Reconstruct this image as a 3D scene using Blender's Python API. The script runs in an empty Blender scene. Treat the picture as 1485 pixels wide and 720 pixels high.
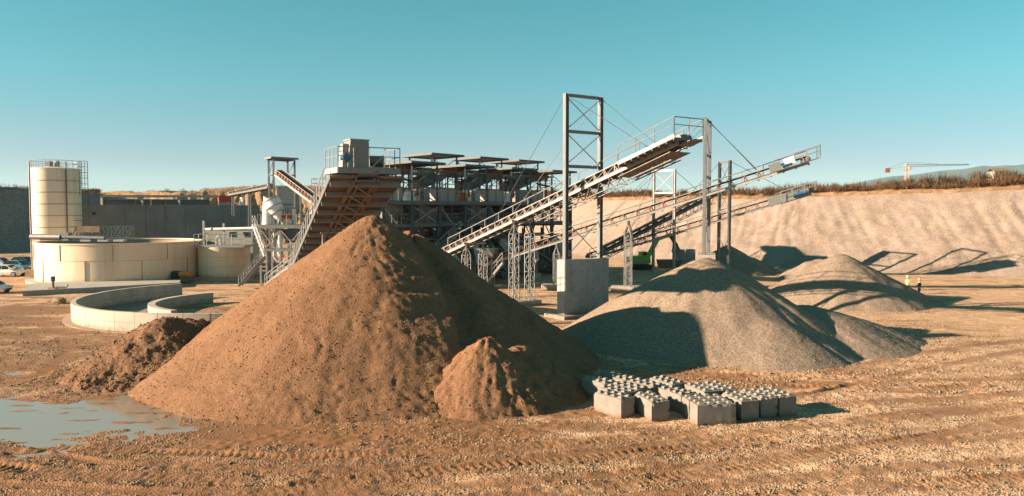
import bpy, bmesh, math, random
import numpy as np
from mathutils import Vector, Matrix

R = math.radians
rng = random.Random(7)
nrng = np.random.default_rng(11)
scene = bpy.context.scene
COL = scene.collection

# ------------------------------------------------------------------ camera
CAM_Z = 8.4
FPX = 1150.0                      # focal length in photograph pixels (1485 wide)
PITCH = math.atan(55.0 / FPX)
cam_d = bpy.data.cameras.new('camera')
cam = bpy.data.objects.new('camera', cam_d)
COL.objects.link(cam)
cam.location = (0, 0, CAM_Z)
cam.rotation_euler = (R(90) - PITCH, 0, 0)
cam_d.sensor_width = 36.0
cam_d.lens = 36.0 * FPX / 1485.0
cam_d.clip_start = 0.2
cam_d.clip_end = 20000
scene.camera = cam

# ------------------------------------------------------------------ sky, sun, exposure
SUN_EL, SUN_AZ = R(17.5), R(11.5)   # light travels towards +X and 11.5 degrees away from the camera
world = bpy.data.worlds.new('World')
scene.world = world
world.use_nodes = True
wn, wl = world.node_tree.nodes, world.node_tree.links
wn.clear()
sky = wn.new('ShaderNodeTexSky')
sky.sky_type = 'NISHITA'
sky.sun_disc = False
sky.sun_elevation = SUN_EL
sky.sun_rotation = R(258.5)
sky.altitude = 300
sky.air_density = 0.4
sky.dust_density = 0.1
sky.ozone_density = 1.0
# teal grade of the air: tint by elevation, the same all round and constant above the frame
tc_ = wn.new('ShaderNodeTexCoord'); sx = wn.new('ShaderNodeSeparateXYZ'); mr = wn.new('ShaderNodeMapRange')
mr.inputs[1].default_value = 0.03; mr.inputs[2].default_value = 0.30
rp_ = wn.new('ShaderNodeValToRGB'); e_ = rp_.color_ramp.elements
e_[0].position = 0.10; e_[0].color = (0.515, 0.455, 0.345, 1)
e_[1].position = 0.85; e_[1].color = (0.315, 1.0, 0.64, 1)
k_ = rp_.color_ramp.elements.new(0.48); k_.color = (0.39, 0.83, 0.55, 1)
tint = wn.new('ShaderNodeMixRGB'); tint.blend_type = 'MULTIPLY'; tint.inputs[0].default_value = 1.0
bg = wn.new('ShaderNodeBackground'); bg.inputs[1].default_value = 0.082
wo = wn.new('ShaderNodeOutputWorld')
wl.new(tc_.outputs['Generated'], sx.inputs[0]); wl.new(sx.outputs['Z'], mr.inputs[0]); wl.new(mr.outputs[0], rp_.inputs[0]); wl.new(rp_.outputs[0], tint.inputs[2])
wl.new(sky.outputs[0], tint.inputs[1]); wl.new(tint.outputs[0], bg.inputs[0]); wl.new(bg.outputs[0], wo.inputs[0])

sun_d = bpy.data.lights.new('sun', 'SUN')
sun_d.energy = 5.0
sun_d.angle = R(0.5)
sun_d.color = (1.0, 0.80, 0.60)
sun = bpy.data.objects.new('sun', sun_d)
COL.objects.link(sun)
ldir = Vector((math.cos(SUN_EL) * math.cos(SUN_AZ), math.cos(SUN_EL) * math.sin(SUN_AZ), -math.sin(SUN_EL)))
sun.rotation_euler = ldir.to_track_quat('-Z', 'Y').to_euler()
sun.location = (-60, -20, 60)

scene.view_settings.view_transform = 'Standard'
scene.view_settings.look = 'None'
scene.view_settings.gamma = 1
scene.view_settings.use_curve_mapping = False
scene.view_settings.exposure = 1.75

# ------------------------------------------------------------------ helpers
CAMV = Vector((0, 0, CAM_Z))
def ray(x, y):
    u = (x - 742.5) / FPX; v = (360.0 - y) / FPX
    d = Vector((u, math.cos(PITCH) + v * math.sin(PITCH), -math.sin(PITCH) + v * math.cos(PITCH)))
    return d / d.y
def P(x, y, Y):                     # a photograph pixel at depth Y
    return CAMV + ray(x, y) * Y
def G(x, y, z=0.0):                 # a photograph pixel on the level z
    d = ray(x, y)
    return CAMV + d * ((z - CAM_Z) / d.z)

def _hash(ix, iy, seed):
    h = (ix.astype(np.int64) * 374761393 + iy.astype(np.int64) * 668265263 + seed * 1442695041) & 0xffffffff
    h = ((h ^ (h >> 13)) * 1274126177) & 0xffffffff
    h = (h ^ (h >> 16)) & 0xffffffff
    return h.astype(np.float64) / 4294967295.0
def vnoise(x, y, seed=0):
    x = np.asarray(x, float); y = np.asarray(y, float)
    ix = np.floor(x); iy = np.floor(y); fx = x - ix; fy = y - iy
    fx = fx * fx * (3 - 2 * fx); fy = fy * fy * (3 - 2 * fy)
    a = _hash(ix, iy, seed); b = _hash(ix + 1, iy, seed); c = _hash(ix, iy + 1, seed); d = _hash(ix + 1, iy + 1, seed)
    return (a + (b - a) * fx) * (1 - fy) + (c + (d - c) * fx) * fy - 0.5
def fbm(x, y, seed=0, octaves=4, gain=0.5):
    s = 0; a = 1.0; x = np.asarray(x, float); y = np.asarray(y, float)
    for o in range(octaves):
        s = s + a * vnoise(x, y, seed + o * 17); x = x * 2.03; y = y * 2.03; a *= gain
    return s
def sstep(e0, e1, x):
    t = np.clip((x - e0) / (e1 - e0), 0, 1); return t * t * (3 - 2 * t)

ORI = {}
def link(o, parent=None):
    COL.objects.link(o)
    if parent is not None: o.parent = parent
    return o
def tag(o, label=None, cat=None, group=None, kind=None):
    if label: o['label'] = label
    if cat: o['category'] = cat
    if group: o['group'] = group
    if kind: o['kind'] = kind
    return o
def thing(name, label, cat, loc=(0, 0, 0), group=None):
    o = bpy.data.objects.new(name, None); o.empty_display_size = 0.3
    COL.objects.link(o); o.location = loc
    ORI[o.name] = Vector(loc)
    return tag(o, label, cat, group)
def origin(o):
    while o.parent is not None: o = o.parent
    return ORI.get(o.name, Vector((0, 0, 0)))
def np_mesh(name, v, f, smooth=False):
    v = np.asarray(v, np.float32); f = np.asarray(f, np.int32)
    me = bpy.data.meshes.new(name)
    me.vertices.add(len(v)); me.vertices.foreach_set('co', v.ravel())
    n, k = f.shape
    me.loops.add(n * k); me.loops.foreach_set('vertex_index', f.ravel())
    me.polygons.add(n); me.polygons.foreach_set('loop_start', np.arange(0, n * k, k, dtype=np.int32))
    me.polygons.foreach_set('loop_total', np.full(n, k, np.int32))
    if smooth: me.polygons.foreach_set('use_smooth', np.ones(n, bool))
    me.update(calc_edges=True)
    return me
def grid_faces(ny, nx):
    i = np.arange(ny * nx).reshape(ny, nx)
    return np.stack([i[:-1, :-1], i[:-1, 1:], i[1:, 1:], i[1:, :-1]], -1).reshape(-1, 4)

class MB:
    """collects boxes, bars, tubes, plates in world space; build() links them as one mesh object"""
    def __init__(self): self.v = []; self.f = []
    def add(self, vs, fs):
        n = len(self.v); self.v.extend([tuple(p) for p in vs]); self.f.extend([tuple(n + i for i in q) for q in fs]); return self
    BF = [(0, 3, 2, 1), (4, 5, 6, 7), (0, 1, 5, 4), (1, 2, 6, 5), (2, 3, 7, 6), (3, 0, 4, 7)]
    def box(self, c, size, rz=0.0, top=1.0):
        c = Vector(c); x, y, z = size[0] / 2, size[1] / 2, size[2] / 2
        m = Matrix.Rotation(rz, 3, 'Z')
        vs = []
        for s, zz in ((1.0, -z), (top, z)):
            for a, b in ((-x, -y), (x, -y), (x, y), (-x, y)):
                vs.append(c + m @ Vector((a * s, b * s, zz)))
        return self.add(vs, self.BF)
    def bar(self, p0, p1, w, h=None, up=(0, 0, 1)):
        p0 = Vector(p0); p1 = Vector(p1); h = w if h is None else h
        d = (p1 - p0).normalized(); up = Vector(up)
        s = d.cross(up)
        if s.length < 1e-4: s = d.cross(Vector((1, 0, 0)))
        s.normalize(); n = s.cross(d)
        s = s * (w / 2); n = n * (h / 2)
        vs = [p0 - s - n, p0 + s - n, p0 + s + n, p0 - s + n, p1 - s - n, p1 + s - n, p1 + s + n, p1 - s + n]
        return self.add(vs, [(0, 1, 2, 3), (4, 7, 6, 5), (0, 4, 5, 1), (1, 5, 6, 2), (2, 6, 7, 3), (3, 7, 4, 0)])
    def tube(self, p0, p1, r, n=6, r1=None):
        p0 = Vector(p0); p1 = Vector(p1); d = (p1 - p0).normalized(); r1 = r if r1 is None else r1
        s = d.cross(Vector((0, 0, 1)))
        if s.length < 1e-4: s = Vector((1, 0, 0))
        s.normalize(); t = d.cross(s)
        a = [2 * math.pi * i / n for i in range(n)]
        vs = [p0 + (s * math.cos(q) + t * math.sin(q)) * r for q in a] + [p1 + (s * math.cos(q) + t * math.sin(q)) * r1 for q in a]
        fs = [(i, (i + 1) % n, n + (i + 1) % n, n + i) for i in range(n)] + [tuple(range(n - 1, -1, -1)), tuple(range(n, 2 * n))]
        return self.add(vs, fs)
    def path(self, pts, r, n=6):
        for a, b in zip(pts[:-1], pts[1:]): self.tube(a, b, r, n)
        return self
    def lathe(self, c, prof, n=32, a0=0.0, a1=2 * math.pi, caps=False):
        """closed profile [(r,z)...] swept from a0 to a1"""
        c = Vector(c); full = abs(a1 - a0 - 2 * math.pi) < 1e-6
        m = n if full else n + 1; k = len(prof); vs = []
        for i in range(m):
            a = a0 + (a1 - a0) * i / n
            for r, z in prof: vs.append(c + Vector((r * math.cos(a), r * math.sin(a), z)))
        fs = []
        for i in range(n):
            j = (i + 1) % m
            for q in range(k):
                w = (q + 1) % k
                fs.append((i * k + q, j * k + q, j * k + w, i * k + w))
        if not full:
            fs.append(tuple(range(k))); fs.append(tuple((m - 1) * k + q for q in range(k - 1, -1, -1)))
        return self.add(vs, fs)
    def prism(self, poly, t):
        """planar polygon (3-D points) extruded by vector t"""
        t = Vector(t); n = len(poly); vs = [Vector(p) for p in poly] + [Vector(p) + t for p in poly]
        fs = [tuple(range(n - 1, -1, -1)), tuple(range(n, 2 * n))] + [(i, (i + 1) % n, n + (i + 1) % n, n + i) for i in range(n)]
        return self.add(vs, fs)
    def build(self, name, mat, parent=None, smooth=False, local=False):
        o0 = Vector((0, 0, 0)) if (parent is None or local) else origin(parent)
        me = bpy.data.meshes.new(name)
        me.from_pydata([(p[0] - o0.x, p[1] - o0.y, p[2] - o0.z) for p in self.v], [], self.f)
        bm = bmesh.new(); bm.from_mesh(me); bmesh.ops.recalc_face_normals(bm, faces=bm.faces); bm.to_mesh(me); bm.free()
        if smooth:
            me.polygons.foreach_set('use_smooth', [True] * len(me.polygons))
            try: me.set_sharp_from_angle(angle=R(40))
            except Exception: pass
        me.materials.append(mat)
        o = bpy.data.objects.new(name, me)
        link(o, parent)
        return o
def inst(name, mesh, parent, loc, rot=None):
    o = bpy.data.objects.new(name, mesh); link(o, parent); o.location = Vector(loc) - origin(parent)
    if rot is not None: o.rotation_euler = rot
    return o
def single(mb, name, mat, label, cat, loc, group=None, smooth=False):
    """a thing that is one mesh, its origin at loc"""
    o = mb.build(name, mat, None, smooth)
    loc = Vector(loc); o.data.transform(Matrix.Translation(-loc)); o.location = loc; ORI[o.name] = loc
    return tag(o, label, cat, group)

# ------------------------------------------------------------------ materials
def mat(name, c1, c2=None, scale=1.5, rough=0.8, bump=0.0, bscale=12.0, metal=0.0, c3=None, streak=None, spec=None, stretch=(1, 1, 1), bdist=0.02):
    m = bpy.data.materials.new(name); m.use_nodes = True
    nt = m.node_tree; n = nt.nodes; l = nt.links
    b = n['Principled BSDF']; b.inputs['Roughness'].default_value = rough; b.inputs['Metallic'].default_value = metal
    if spec is not None: b.inputs['Specular IOR Level'].default_value = spec
    geo = n.new('ShaderNodeNewGeometry')
    mp = n.new('ShaderNodeMapping'); mp.inputs['Scale'].default_value = stretch; l.new(geo.outputs['Position'], mp.inputs[0])
    c2 = c2 or tuple(x * 0.72 for x in c1)
    nz = n.new('ShaderNodeTexNoise'); nz.inputs['Scale'].default_value = scale; nz.inputs['Detail'].default_value = 6; nz.inputs['Roughness'].default_value = 0.62
    l.new(mp.outputs[0], nz.inputs['Vector'])
    cr = n.new('ShaderNodeValToRGB'); cr.color_ramp.elements[0].position = 0.34; cr.color_ramp.elements[1].position = 0.66
    cr.color_ramp.elements[0].color = (*c2, 1); cr.color_ramp.elements[1].color = (*c1, 1)
    l.new(nz.outputs['Fac'], cr.inputs[0])
    out = cr.outputs[0]
    if c3 is not None:                     # second, finer stain
        n2 = n.new('ShaderNodeTexNoise'); n2.inputs['Scale'].default_value = scale * 0.33; n2.inputs['Detail'].default_value = 8; n2.inputs['Roughness'].default_value = 0.7
        mp2 = n.new('ShaderNodeMapping'); mp2.inputs['Scale'].default_value = streak or (1, 1, 1); mp2.inputs['Location'].default_value = (13, 7, 3)
        l.new(geo.outputs['Position'], mp2.inputs[0]); l.new(mp2.outputs[0], n2.inputs['Vector'])
        r2 = n.new('ShaderNodeValToRGB'); r2.color_ramp.elements[0].position = 0.5; r2.color_ramp.elements[1].position = 0.72
        l.new(n2.outputs['Fac'], r2.inputs[0])
        mx = n.new('ShaderNodeMixRGB'); l.new(r2.outputs[0], mx.inputs[0]); l.new(out, mx.inputs[1]); mx.inputs[2].default_value = (*c3, 1)
        out = mx.outputs[0]
    l.new(out, b.inputs['Base Color'])
    if bump > 0:
        bn = n.new('ShaderNodeTexNoise'); bn.inputs['Scale'].default_value = bscale; bn.inputs['Detail'].default_value = 5
        l.new(geo.outputs['Position'], bn.inputs['Vector'])
        bp = n.new('ShaderNodeBump'); bp.inputs['Strength'].default_value = bump; bp.inputs['Distance'].default_value = bdist
        l.new(bn.outputs['Fac'], bp.inputs['Height']); l.new(bp.outputs[0], b.inputs['Normal'])
    return m

M = {}
M['concrete'] = mat('concrete', (0.38, 0.33, 0.275), (0.31, 0.27, 0.225), 1.6, 0.9, 0.3, 18, c3=(0.27, 0.25, 0.22), streak=(1, 1, 0.4))
M['concrete_pier'] = mat('concrete_pier', (0.36, 0.34, 0.31), (0.27, 0.26, 0.24), 0.9, 0.9, 0.3, 18, c3=(0.22, 0.21, 0.2), streak=(1, 1, 0.25))
M['concrete_wall'] = mat('concrete_wall', (0.21, 0.21, 0.20), (0.15, 0.155, 0.15), 0.35, 0.9, 0.3, 8, c3=(0.27, 0.26, 0.25), streak=(1, 1, 0.3))
M['concrete_block'] = _cb = mat('concrete_block', (0.215, 0.19, 0.162), (0.175, 0.152, 0.128), 2.6, 0.92, 0.4, 40, c3=(0.17, 0.14, 0.11), streak=(1, 1, 1))
def add_mud(m, z0, z1, col):            # splashed earth on the lowest part, ragged upper edge
    n, l = m.node_tree.nodes, m.node_tree.links; b = n['Principled BSDF']; src = b.inputs['Base Color'].links[0].from_socket
    geo = n.new('ShaderNodeNewGeometry'); sp = n.new('ShaderNodeSeparateXYZ'); l.new(geo.outputs['Position'], sp.inputs[0])
    nz = n.new('ShaderNodeTexNoise'); nz.inputs['Scale'].default_value = 3.0; nz.inputs['Detail'].default_value = 6; l.new(geo.outputs['Position'], nz.inputs['Vector'])
    ad = n.new('ShaderNodeMath'); ad.operation = 'MULTIPLY_ADD'; ad.inputs[1].default_value = -(z1 - z0) * 2.2; l.new(nz.outputs['Fac'], ad.inputs[0]); l.new(sp.outputs['Z'], ad.inputs[2])
    mr = n.new('ShaderNodeMapRange'); mr.inputs[1].default_value = z0 - (z1 - z0) * 1.1; mr.inputs[2].default_value = z1 - (z1 - z0) * 1.1; mr.inputs[3].default_value = 0.8; mr.inputs[4].default_value = 0.0; l.new(ad.outputs[0], mr.inputs[0])
    mx = n.new('ShaderNodeMixRGB'); l.new(mr.outputs[0], mx.inputs[0]); l.new(src, mx.inputs[1]); mx.inputs[2].default_value = (*col, 1); l.new(mx.outputs[0], b.inputs['Base Color'])
add_mud(_cb, 0.02, 0.22, (0.17, 0.10, 0.055))
M['concrete_ring'] = mat('concrete_ring', (0.46, 0.39, 0.315), (0.37, 0.31, 0.25), 0.8, 0.9, 0.3, 14, c3=(0.30, 0.27, 0.23), streak=(1, 1, 0.3))
M['tank'] = mat('tank_beige', (0.74, 0.55, 0.39), (0.70, 0.515, 0.36), 0.7, 0.5, 0, c3=(0.52, 0.37, 0.24), streak=(1.6, 1.6, 0.18))
M['tank_seam'] = mat('tank_seam', (0.36, 0.27, 0.18), None, 1.2, 0.6)
M['silo'] = mat('silo_paint', (0.72, 0.60, 0.46), (0.68, 0.56, 0.42), 0.6, 0.45, 0, c3=(0.50, 0.37, 0.25), streak=(2, 2, 0.15))
add_mud(M['concrete_ring'], 0.0, 0.5, (0.22, 0.14, 0.08)); add_mud(M['concrete_pier'], 0.1, 0.7, (0.20, 0.13, 0.08)); add_mud(M['tank'], 0.3, 0.9, (0.40, 0.27, 0.16))
M['galv'] = mat('galvanised_steel', (0.29, 0.285, 0.275), (0.22, 0.22, 0.215), 4, 0.55, 0, metal=0.25, c3=(0.20, 0.155, 0.115))
M['galv_dark'] = mat('dull_steel', (0.17, 0.168, 0.16), (0.11, 0.11, 0.108), 3, 0.6, 0, metal=0.2, c3=(0.15, 0.11, 0.08))
M['white_steel'] = mat('pale_painted_steel', (0.40, 0.375, 0.345), (0.32, 0.295, 0.27), 2.5, 0.5, 0, c3=(0.23, 0.165, 0.115), streak=(1, 1, 1))
M['teal_steel'] = mat('bluish_structural_steel', (0.066, 0.088, 0.098), (0.05, 0.068, 0.077), 1.2, 0.55, 0, c3=(0.10, 0.085, 0.07))
M['mast'] = mat('mast_steel', (0.16, 0.168, 0.17), (0.125, 0.13, 0.133), 1.5, 0.5, 0, metal=0.2, c3=(0.16, 0.14, 0.12))
M['machine'] = mat('machine_panel', (0.36, 0.335, 0.285), (0.29, 0.27, 0.23), 1.0, 0.55, 0, c3=(0.24, 0.18, 0.12), streak=(1, 1, 0.4))
M['housing'] = mat('grey_housing', (0.20, 0.205, 0.195), (0.16, 0.165, 0.155), 1.3, 0.5, 0, c3=(0.25, 0.23, 0.2), streak=(1, 1, 0.4))
M['roof'] = mat('canopy_sheet', (0.075, 0.075, 0.072), (0.055, 0.055, 0.053), 1.5, 0.6, 0, metal=0.1, c3=(0.09, 0.075, 0.06))
M['rubber'] = mat('belt_rubber', (0.030, 0.028, 0.026), (0.05, 0.042, 0.034), 3, 0.8)
M['roller'] = mat('idler_red', (0.26, 0.075, 0.04), (0.17, 0.06, 0.04), 5, 0.6)
M['idler_orange'] = mat('idler_orange', (0.42, 0.12, 0.055), (0.33, 0.10, 0.05), 5, 0.6)
M['rust'] = mat('rusty_steel', (0.27, 0.15, 0.085), (0.17, 0.10, 0.06), 3, 0.8, c3=(0.34, 0.25, 0.17))
M['rust_pale'] = mat('dusty_rusty_steel', (0.26, 0.175, 0.125), (0.19, 0.125, 0.09), 3, 0.8, c3=(0.2, 0.12, 0.075))
M['plate_under'] = mat('dusty_tread_plate', (0.25, 0.195, 0.145), (0.175, 0.14, 0.105), 2.2, 0.75, c3=(0.19, 0.13, 0.085))
M['blue'] = mat('motor_blue', (0.03, 0.10, 0.20), (0.025, 0.08, 0.15), 3, 0.4)
M['red'] = mat('motor_red', (0.50, 0.045, 0.02), (0.40, 0.04, 0.02), 3, 0.45)
M['orange'] = mat('pump_orange', (0.62, 0.22, 0.04), (0.5, 0.17, 0.03), 3, 0.5)
M['white'] = mat('white_paint', (0.78, 0.76, 0.72), (0.70, 0.67, 0.63), 2.0, 0.4, c3=(0.6, 0.54, 0.46))
M['dark'] = mat('dark_opening', (0.03, 0.032, 0.034), (0.02, 0.02, 0.02), 2, 0.8)
M['corrugated'] = mat('slate_cladding', (0.085, 0.11, 0.12), (0.07, 0.09, 0.10), 1.0, 0.5)
M['cable'] = mat('wire_rope', (0.12, 0.12, 0.12), None, 4, 0.5, metal=0.5)
M['glass'] = mat('tinted_glass', (0.02, 0.03, 0.035), (0.015, 0.02, 0.025), 1, 0.05)
M['tyre'] = mat('tyre_rubber', (0.025, 0.025, 0.025), None, 6, 0.85)
M['rim'] = mat('wheel_rim', (0.35, 0.35, 0.35), None, 4, 0.35, metal=0.7)
M['car_white'] = mat('car_paint_white', (0.66, 0.64, 0.60), (0.62, 0.6, 0.56), 1, 0.25)
M['car_blue'] = mat('car_paint_blue', (0.07, 0.20, 0.26), (0.06, 0.18, 0.23), 1, 0.25)
M['car_dark'] = mat('car_paint_dark', (0.025, 0.04, 0.055), (0.02, 0.035, 0.05), 1, 0.2)
M['car_silver'] = mat('car_paint_silver', (0.36, 0.42, 0.43), (0.33, 0.38, 0.39), 1, 0.25)
M['lamp'] = mat('headlamp_glass', (0.6, 0.6, 0.58), None, 3, 0.1)
M['green'] = mat('lime_paint_shaded', (0.20, 0.36, 0.04), (0.16, 0.30, 0.035), 2, 0.45, c3=(0.16, 0.2, 0.05))  # green darkened to carry the shade of the conveyors around it
M['crane'] = mat('crane_paint_hazed', (0.60, 0.44, 0.34), (0.52, 0.38, 0.30), 0.3, 0.6)  # paled so the colour itself carries the distance haze
M['hivis'] = mat('hi_vis_yellow', (0.62, 0.68, 0.10), (0.52, 0.58, 0.09), 9, 0.8)
M['vest_dark'] = mat('olive_jacket', (0.10, 0.10, 0.045), (0.075, 0.075, 0.04), 9, 0.9)
M['reflect'] = mat('reflective_tape', (0.75, 0.72, 0.45), None, 9, 0.5)
M['cloth_black'] = mat('black_cloth', (0.03, 0.03, 0.032), None, 9, 0.9)
M['jeans'] = mat('blue_jeans', (0.06, 0.17, 0.24), (0.045, 0.13, 0.19), 9, 0.9)
M['skin'] = mat('skin', (0.55, 0.33, 0.23), None, 9, 0.6)
M['boot'] = mat('brown_boots', (0.30, 0.12, 0.05), None, 9, 0.8)
M['helmet_white'] = mat('helmet_white', (0.75, 0.75, 0.75), None, 3, 0.3)
M['helmet_orange'] = mat('helmet_orange', (0.80, 0.40, 0.16), None, 3, 0.3)

def loose(name, base, dark, pale, fine=26.0, bump=0.6, bdist=0.03, streak=(1, 1, 1), lean=(0, 0, 0), pebble=0.0, psize=14.0, rough=0.95, big=0.35):
    """heaped loose material: broad tone, fine grain, optional pebbles"""
    m = bpy.data.materials.new(name); m.use_nodes = True
    nt = m.node_tree; n = nt.nodes; l = nt.links
    b = n['Principled BSDF']; b.inputs['Roughness'].default_value = rough; b.inputs['Specular IOR Level'].default_value = 0.2
    geo = n.new('ShaderNodeNewGeometry')
    def noise(scale, detail=6, st=(1, 1, 1), ro=0.6, loc=(0, 0, 0), rot=(0, 0, 0)):
        mp = n.new('ShaderNodeMapping'); mp.inputs['Scale'].default_value = st; mp.inputs['Location'].default_value = loc; mp.inputs['Rotation'].default_value = rot
        l.new(geo.outputs['Position'], mp.inputs[0])
        t = n.new('ShaderNodeTexNoise'); t.inputs['Scale'].default_value = scale; t.inputs['Detail'].default_value = detail; t.inputs['Roughness'].default_value = ro
        l.new(mp.outputs[0], t.inputs['Vector']); return t
    def ramp(src, a, bb, c0, c1):
        r = n.new('ShaderNodeValToRGB'); r.color_ramp.elements[0].position = a; r.color_ramp.elements[1].position = bb
        r.color_ramp.elements[0].color = (*c0, 1); r.color_ramp.elements[1].color = (*c1, 1); l.new(src, r.inputs[0]); return r
    n1 = noise(big, 7, streak, 0.65)
    r1 = ramp(n1.outputs['Fac'], 0.32, 0.68, dark, base)
    n2 = noise(big * 3.7, 8, streak, 0.7, (5, 9, 2), lean)
    f2 = ramp(n2.outputs['Fac'], 0.5, 0.75, (0, 0, 0), (0.7, 0.7, 0.7))
    m1 = n.new('ShaderNodeMixRGB'); l.new(f2.outputs[0], m1.inputs[0]); l.new(r1.outputs[0], m1.inputs[1]); m1.inputs[2].default_value = (*pale, 1)
    n3 = noise(fine, 3, (1, 1, 1), 0.7)
    f3 = ramp(n3.outputs['Fac'], 0.33, 0.67, (0.62, 0.62, 0.62), (1.28, 1.28, 1.28))
    m2 = n.new('ShaderNodeMixRGB'); m2.blend_type = 'MULTIPLY'; m2.inputs[0].default_value = 1; l.new(m1.outputs[0], m2.inputs[1]); l.new(f3.outputs[0], m2.inputs[2])
    out = m2.outputs[0]; hsrc = n3.outputs['Fac']
    if pebble > 0:
        vo = n.new('ShaderNodeTexVoronoi'); vo.inputs['Scale'].default_value = psize; vo.inputs['Randomness'].default_value = 1
        l.new(geo.outputs['Position'], vo.inputs['Vector'])
        sep = n.new('ShaderNodeSeparateColor'); l.new(vo.outputs['Color'], sep.inputs[0])
        pv = ramp(sep.outputs[0], 0.0, 1.0, tuple(1 - pebble for _ in range(3)), tuple(1 + pebble for _ in range(3)))
        m3 = n.new('ShaderNodeMixRGB'); m3.blend_type = 'MULTIPLY'; m3.inputs[0].default_value = 1
        l.new(out, m3.inputs[1]); l.new(pv.outputs[0], m3.inputs[2]); out = m3.outputs[0]
        ad = n.new('ShaderNodeMath'); ad.operation = 'SUBTRACT'; l.new(n3.outputs['Fac'], ad.inputs[0]); l.new(vo.outputs['Distance'], ad.inputs[1]); hsrc = ad.outputs[0]
    l.new(out, b.inputs['Base Color'])
    bp = n.new('ShaderNodeBump'); bp.inputs['Strength'].default_value = bump; bp.inputs['Distance'].default_value = bdist
    l.new(hsrc, bp.inputs['Height']); l.new(bp.outputs[0], b.inputs['Normal'])
    return m, (n, l, b, geo, out)
M['sand'], _ = loose('brown_sand', (0.232, 0.118, 0.060), (0.190, 0.094, 0.047), (0.270, 0.146, 0.078), 13, 1.0, 0.045)
M['soil'], _ = loose('dark_soil', (0.215, 0.112, 0.058), (0.155, 0.08, 0.042), (0.26, 0.145, 0.08), 9, 1.0, 0.09)
M['gravel'], _ = loose('grey_gravel', (0.275, 0.198, 0.143), (0.24, 0.172, 0.123), (0.305, 0.226, 0.166), 22, 0.45, 0.03, pebble=0.26, psize=13)
M['slope'], _ = loose('quarry_face', (0.325, 0.245, 0.196), (0.24, 0.17, 0.125), (0.365, 0.29, 0.245), 6, 0.9, 0.10, streak=(1.6, 1.6, 0.22), lean=(0, R(28), R(20)), big=0.14)
M['rock'], _ = loose('quarry_rock', (0.26, 0.235, 0.21), (0.19, 0.175, 0.16), (0.33, 0.29, 0.25), 3, 1.0, 0.3, big=0.12)
M['spoil'], _ = loose('spoil_earth', (0.44, 0.26, 0.135), (0.26, 0.16, 0.09), (0.52, 0.33, 0.18), 2.5, 1.0, 0.3, big=0.08)
M['plateau'], _ = loose('dry_grassland', (0.27, 0.155, 0.08), (0.19, 0.11, 0.055), (0.34, 0.22, 0.13), 1.0, 0.5, 0.3, big=0.03)
M['stone'], _ = loose('loose_stones', (0.33, 0.235, 0.155), (0.20, 0.125, 0.07), (0.46, 0.36, 0.27), 9, 0.3, 0.01, big=3.0)
# ------------------------------------------------------------------ ground
def seg_dist(X, Y, pts):
    """distance to a polyline and arc length along it"""
    best = np.full(X.shape, 1e9); along = np.zeros(X.shape); side = np.zeros(X.shape); acc = 0.0
    for a, b in zip(pts[:-1], pts[1:]):
        dx, dy = b[0] - a[0], b[1] - a[1]; L = math.hypot(dx, dy)
        t = np.clip(((X - a[0]) * dx + (Y - a[1]) * dy) / (L * L), 0, 1)
        px, py = a[0] + t * dx, a[1] + t * dy
        d = np.hypot(X - px, Y - py)
        m = d < best
        best = np.where(m, d, best); along = np.where(m, acc + t * L, along)
        side = np.where(m, ((X - a[0]) * dy - (Y - a[1]) * dx) / L, side)
        acc += L
    return best, along, side
def gp(*pts): return [(G(x, y).x, G(x, y).y) for x, y in pts]
# tyre tracks traced on the ground: (points, half width, depth, lug pitch)
TRACKS = [
    (gp((-120, 668), (0, 679), (110, 690), (240, 694), (345, 699)), 0.32, 0.15, 0.30),
    (gp((60, 648), (200, 655), (400, 664), (560, 660), (745, 650), (900, 637), (1010, 628)), 0.30, 0.13, 0.28),
    (gp((300, 730), (440, 706), (560, 692), (660, 682), (800, 668), (960, 655), (1120, 640)), 0.34, 0.14, 0.30),
    (gp((690, 725), (800, 716), (930, 700), (1100, 672), (1300, 640), (1500, 612)), 0.30, 0.09, 0.28),
    (gp((900, 545), (1020, 540), (1130, 546), (1250, 552), (1400, 552), (1520, 545)), 0.30, 0.14, 0.34),
    (gp((960, 556), (1060, 551), (1180, 562), (1310, 566), (1420, 560)), 0.30, 0.15, 0.34),
    (gp((1030, 690), (1180, 662), (1330, 636), (1490, 606)), 0.30, 0.07, 0.30),
    (gp((1180, 590), (1300, 582), (1400, 577), (1500, 570)), 0.26, 0.04, 0.28),
    (gp((0, 560), (60, 545), (100, 510), (90, 480), (30, 460)), 0.3, 0.04, 0.3),
    (gp((-60, 640), (150, 672), (420, 684), (640, 676), (900, 652), (1150, 622), (1480, 590)), 0.22, 0.05, 9.0),
    (gp((-60, 700), (200, 712), (500, 716), (760, 700), (1000, 680), (1250, 648), (1520, 628)), 0.24, 0.06, 9.0),
    (gp((860, 730), (1050, 705), (1250, 684), (1500, 668)), 0.26, 0.06, 9.0),
    (gp((1000, 735), (1200, 714), (1500, 690)), 0.26, 0.06, 0.28),
    (gp((1060, 585), (1180, 572), (1330, 538), (1500, 505)), 0.24, 0.06, 9.0),
    (gp((1200, 540), (1300, 520), (1420, 500), (1520, 490)), 0.28, 0.06, 9.0),
    (gp((1240, 610), (1330, 596), (1430, 590), (1530, 586)), 0.26, 0.04, 0.28),
]
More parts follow.
